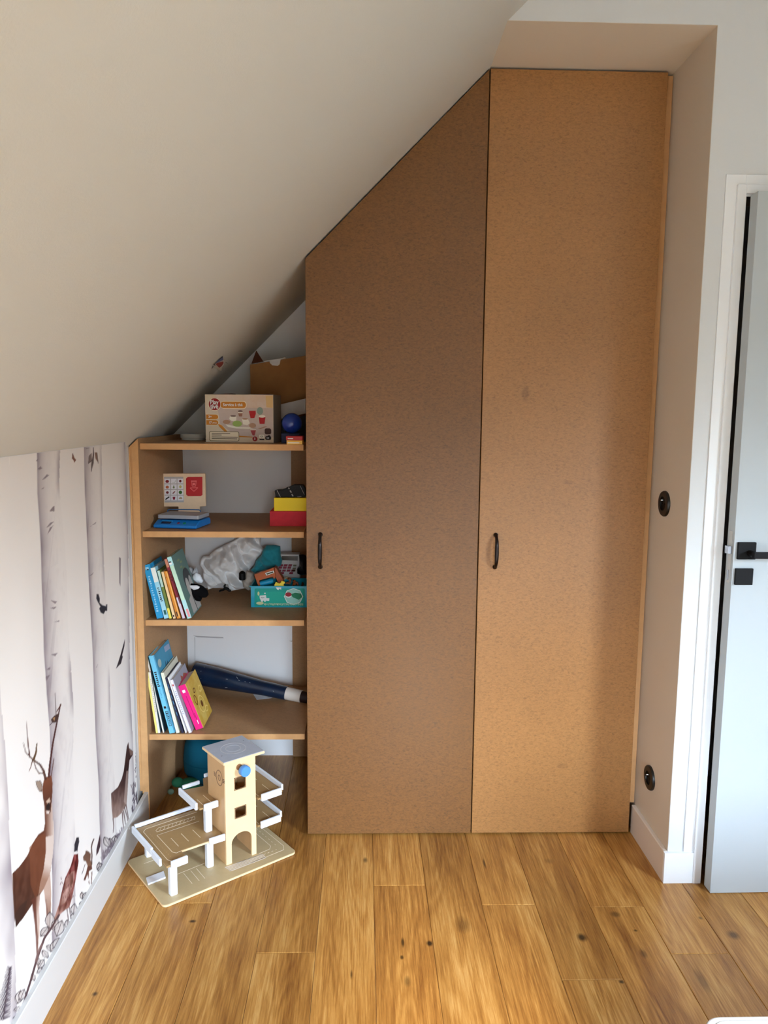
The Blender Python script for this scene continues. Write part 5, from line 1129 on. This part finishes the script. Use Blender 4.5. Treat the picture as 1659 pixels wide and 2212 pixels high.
# --- loose window sticker on the slope ------------------------------------------------
def on_slope(px, py, off=.0):
    d = _w(px, py); # z - x = ZS - off*sqrt2 plane
    t = (ZS-off*1.414-CAM_H)/(d[2]-d[0]); return CC+d*t
st = thing('wall_sticker', 'small peeling shiny sticker in blue, red and white on the sloped ceiling', 'sticker', (0, 0, 0))
KQ = lambda x, y: (440+x/20.74, 740+y/20.74)
def sp_(name, pts, off, th, m, lift=None):
    fr = [on_slope(*KQ(x, y), off+th+(lift(x, y) if lift else 0)) for x, y in pts]; bk_ = [on_slope(*KQ(x, y), off+(lift(x, y) if lift else 0)) for x, y in pts]; n_ = len(pts)
    return obj(name, MB().add([tuple(p) for p in fr]+[tuple(p) for p in bk_], [tuple(range(n_)), tuple(range(2*n_-1, n_-1, -1))]+[(i, n_+i, n_+(i+1) % n_, (i+1) % n_) for i in range(n_)]), m, st)
sp_('foil_back', [(330, 1180), (430, 1000), (620, 780), (800, 620), (890, 620), (900, 760), (930, 860), (900, 1000), (820, 1120), (800, 1260), (700, 1250), (560, 1120), (450, 1060)], .0003, .0006, C('foil_silver', (236, 234, 230), rough=.3))
sp_('blue_field', [(470, 980), (640, 800), (810, 640), (875, 650), (880, 780), (700, 860), (600, 900)], .0012, .0004, C('foil_blue', (110, 128, 186), rough=.3))
sp_('red_field', [(540, 960), (640, 900), (880, 850), (890, 930), (800, 1060), (700, 1130), (640, 1080)], .0017, .0004, C('foil_red', (170, 44, 36), rough=.3))
sp_('dark_edge', [(440, 1000), (840, 620), (885, 625), (640, 800), (500, 960), (520, 1040)], .0022, .0004, C('foil_dark', (34, 28, 34), rough=.3))
sp_('curl', [(430, 1030), (560, 1050), (700, 1200), (800, 1250), (760, 1270), (660, 1220), (540, 1090)], .0026, .0010, C('foil_white', (232, 228, 220), rough=.4))
sp_('shard', [(975, 870), (1075, 920), (1060, 940), (975, 890)], .0004, .0006, C('foil_dark', (34, 28, 34), rough=.3))
sp_('shard', [(340, 1180), (400, 1040), (450, 1090), (370, 1170)], .0022, .0005, C('foil_grey', (100, 88, 84), rough=.3))

# --- child's table, one rounded corner in view ------------------------------------------
zt2 = .47
c0 = at_z(1552, 2194.5, zt2); c1 = at_z(1659, 2192.5, zt2); e_l = at_z(1529, 2212, zt2)
tblx0 = at_z(1524, 2226, zt2)[0]
tbl = thing('low_table', 'low white table top with a rounded corner at the bottom right, its closed base added', 'table', (tblx0, c0[1], 0))
ty = 0.0
obj('tabletop', MB().prism(rrect(0, -1.10, 1.15, 0, .035, 8), zt2-.024, zt2, 'z'), C('table_white', (214, 208, 204), rough=.4), tbl, bevel=.004, seg=3)  # top carried on out of view to shade the floor
obj('top_panel', MB().prism(rrect(.012, -1.088, 1.138, -.012, .028, 8), zt2+.0002, zt2+.0012, 'z'), C('table_cream', (240, 238, 222), rough=.35), tbl)
obj('added_plinth', MB().box((.07, -1.04, .0005), (1.09, -.06, .05)), M_trim, tbl)
obj('added_body', MB().box((.05, -1.06, .0505), (1.11, -.04, zt2-.0245)), M_trim, tbl, bevel=.003)  # unseen closed base with fronts, added to shade the floor at the right
obj('added_front', MB().box((.032, -.53, .07), (.0495, -.06, zt2-.05)), M_trim, tbl, bevel=.002)
obj('added_front', MB().box((.032, -1.04, .07), (.0495, -.56, zt2-.05)), M_trim, tbl, bevel=.002)
print('objects', len(bpy.data.objects))
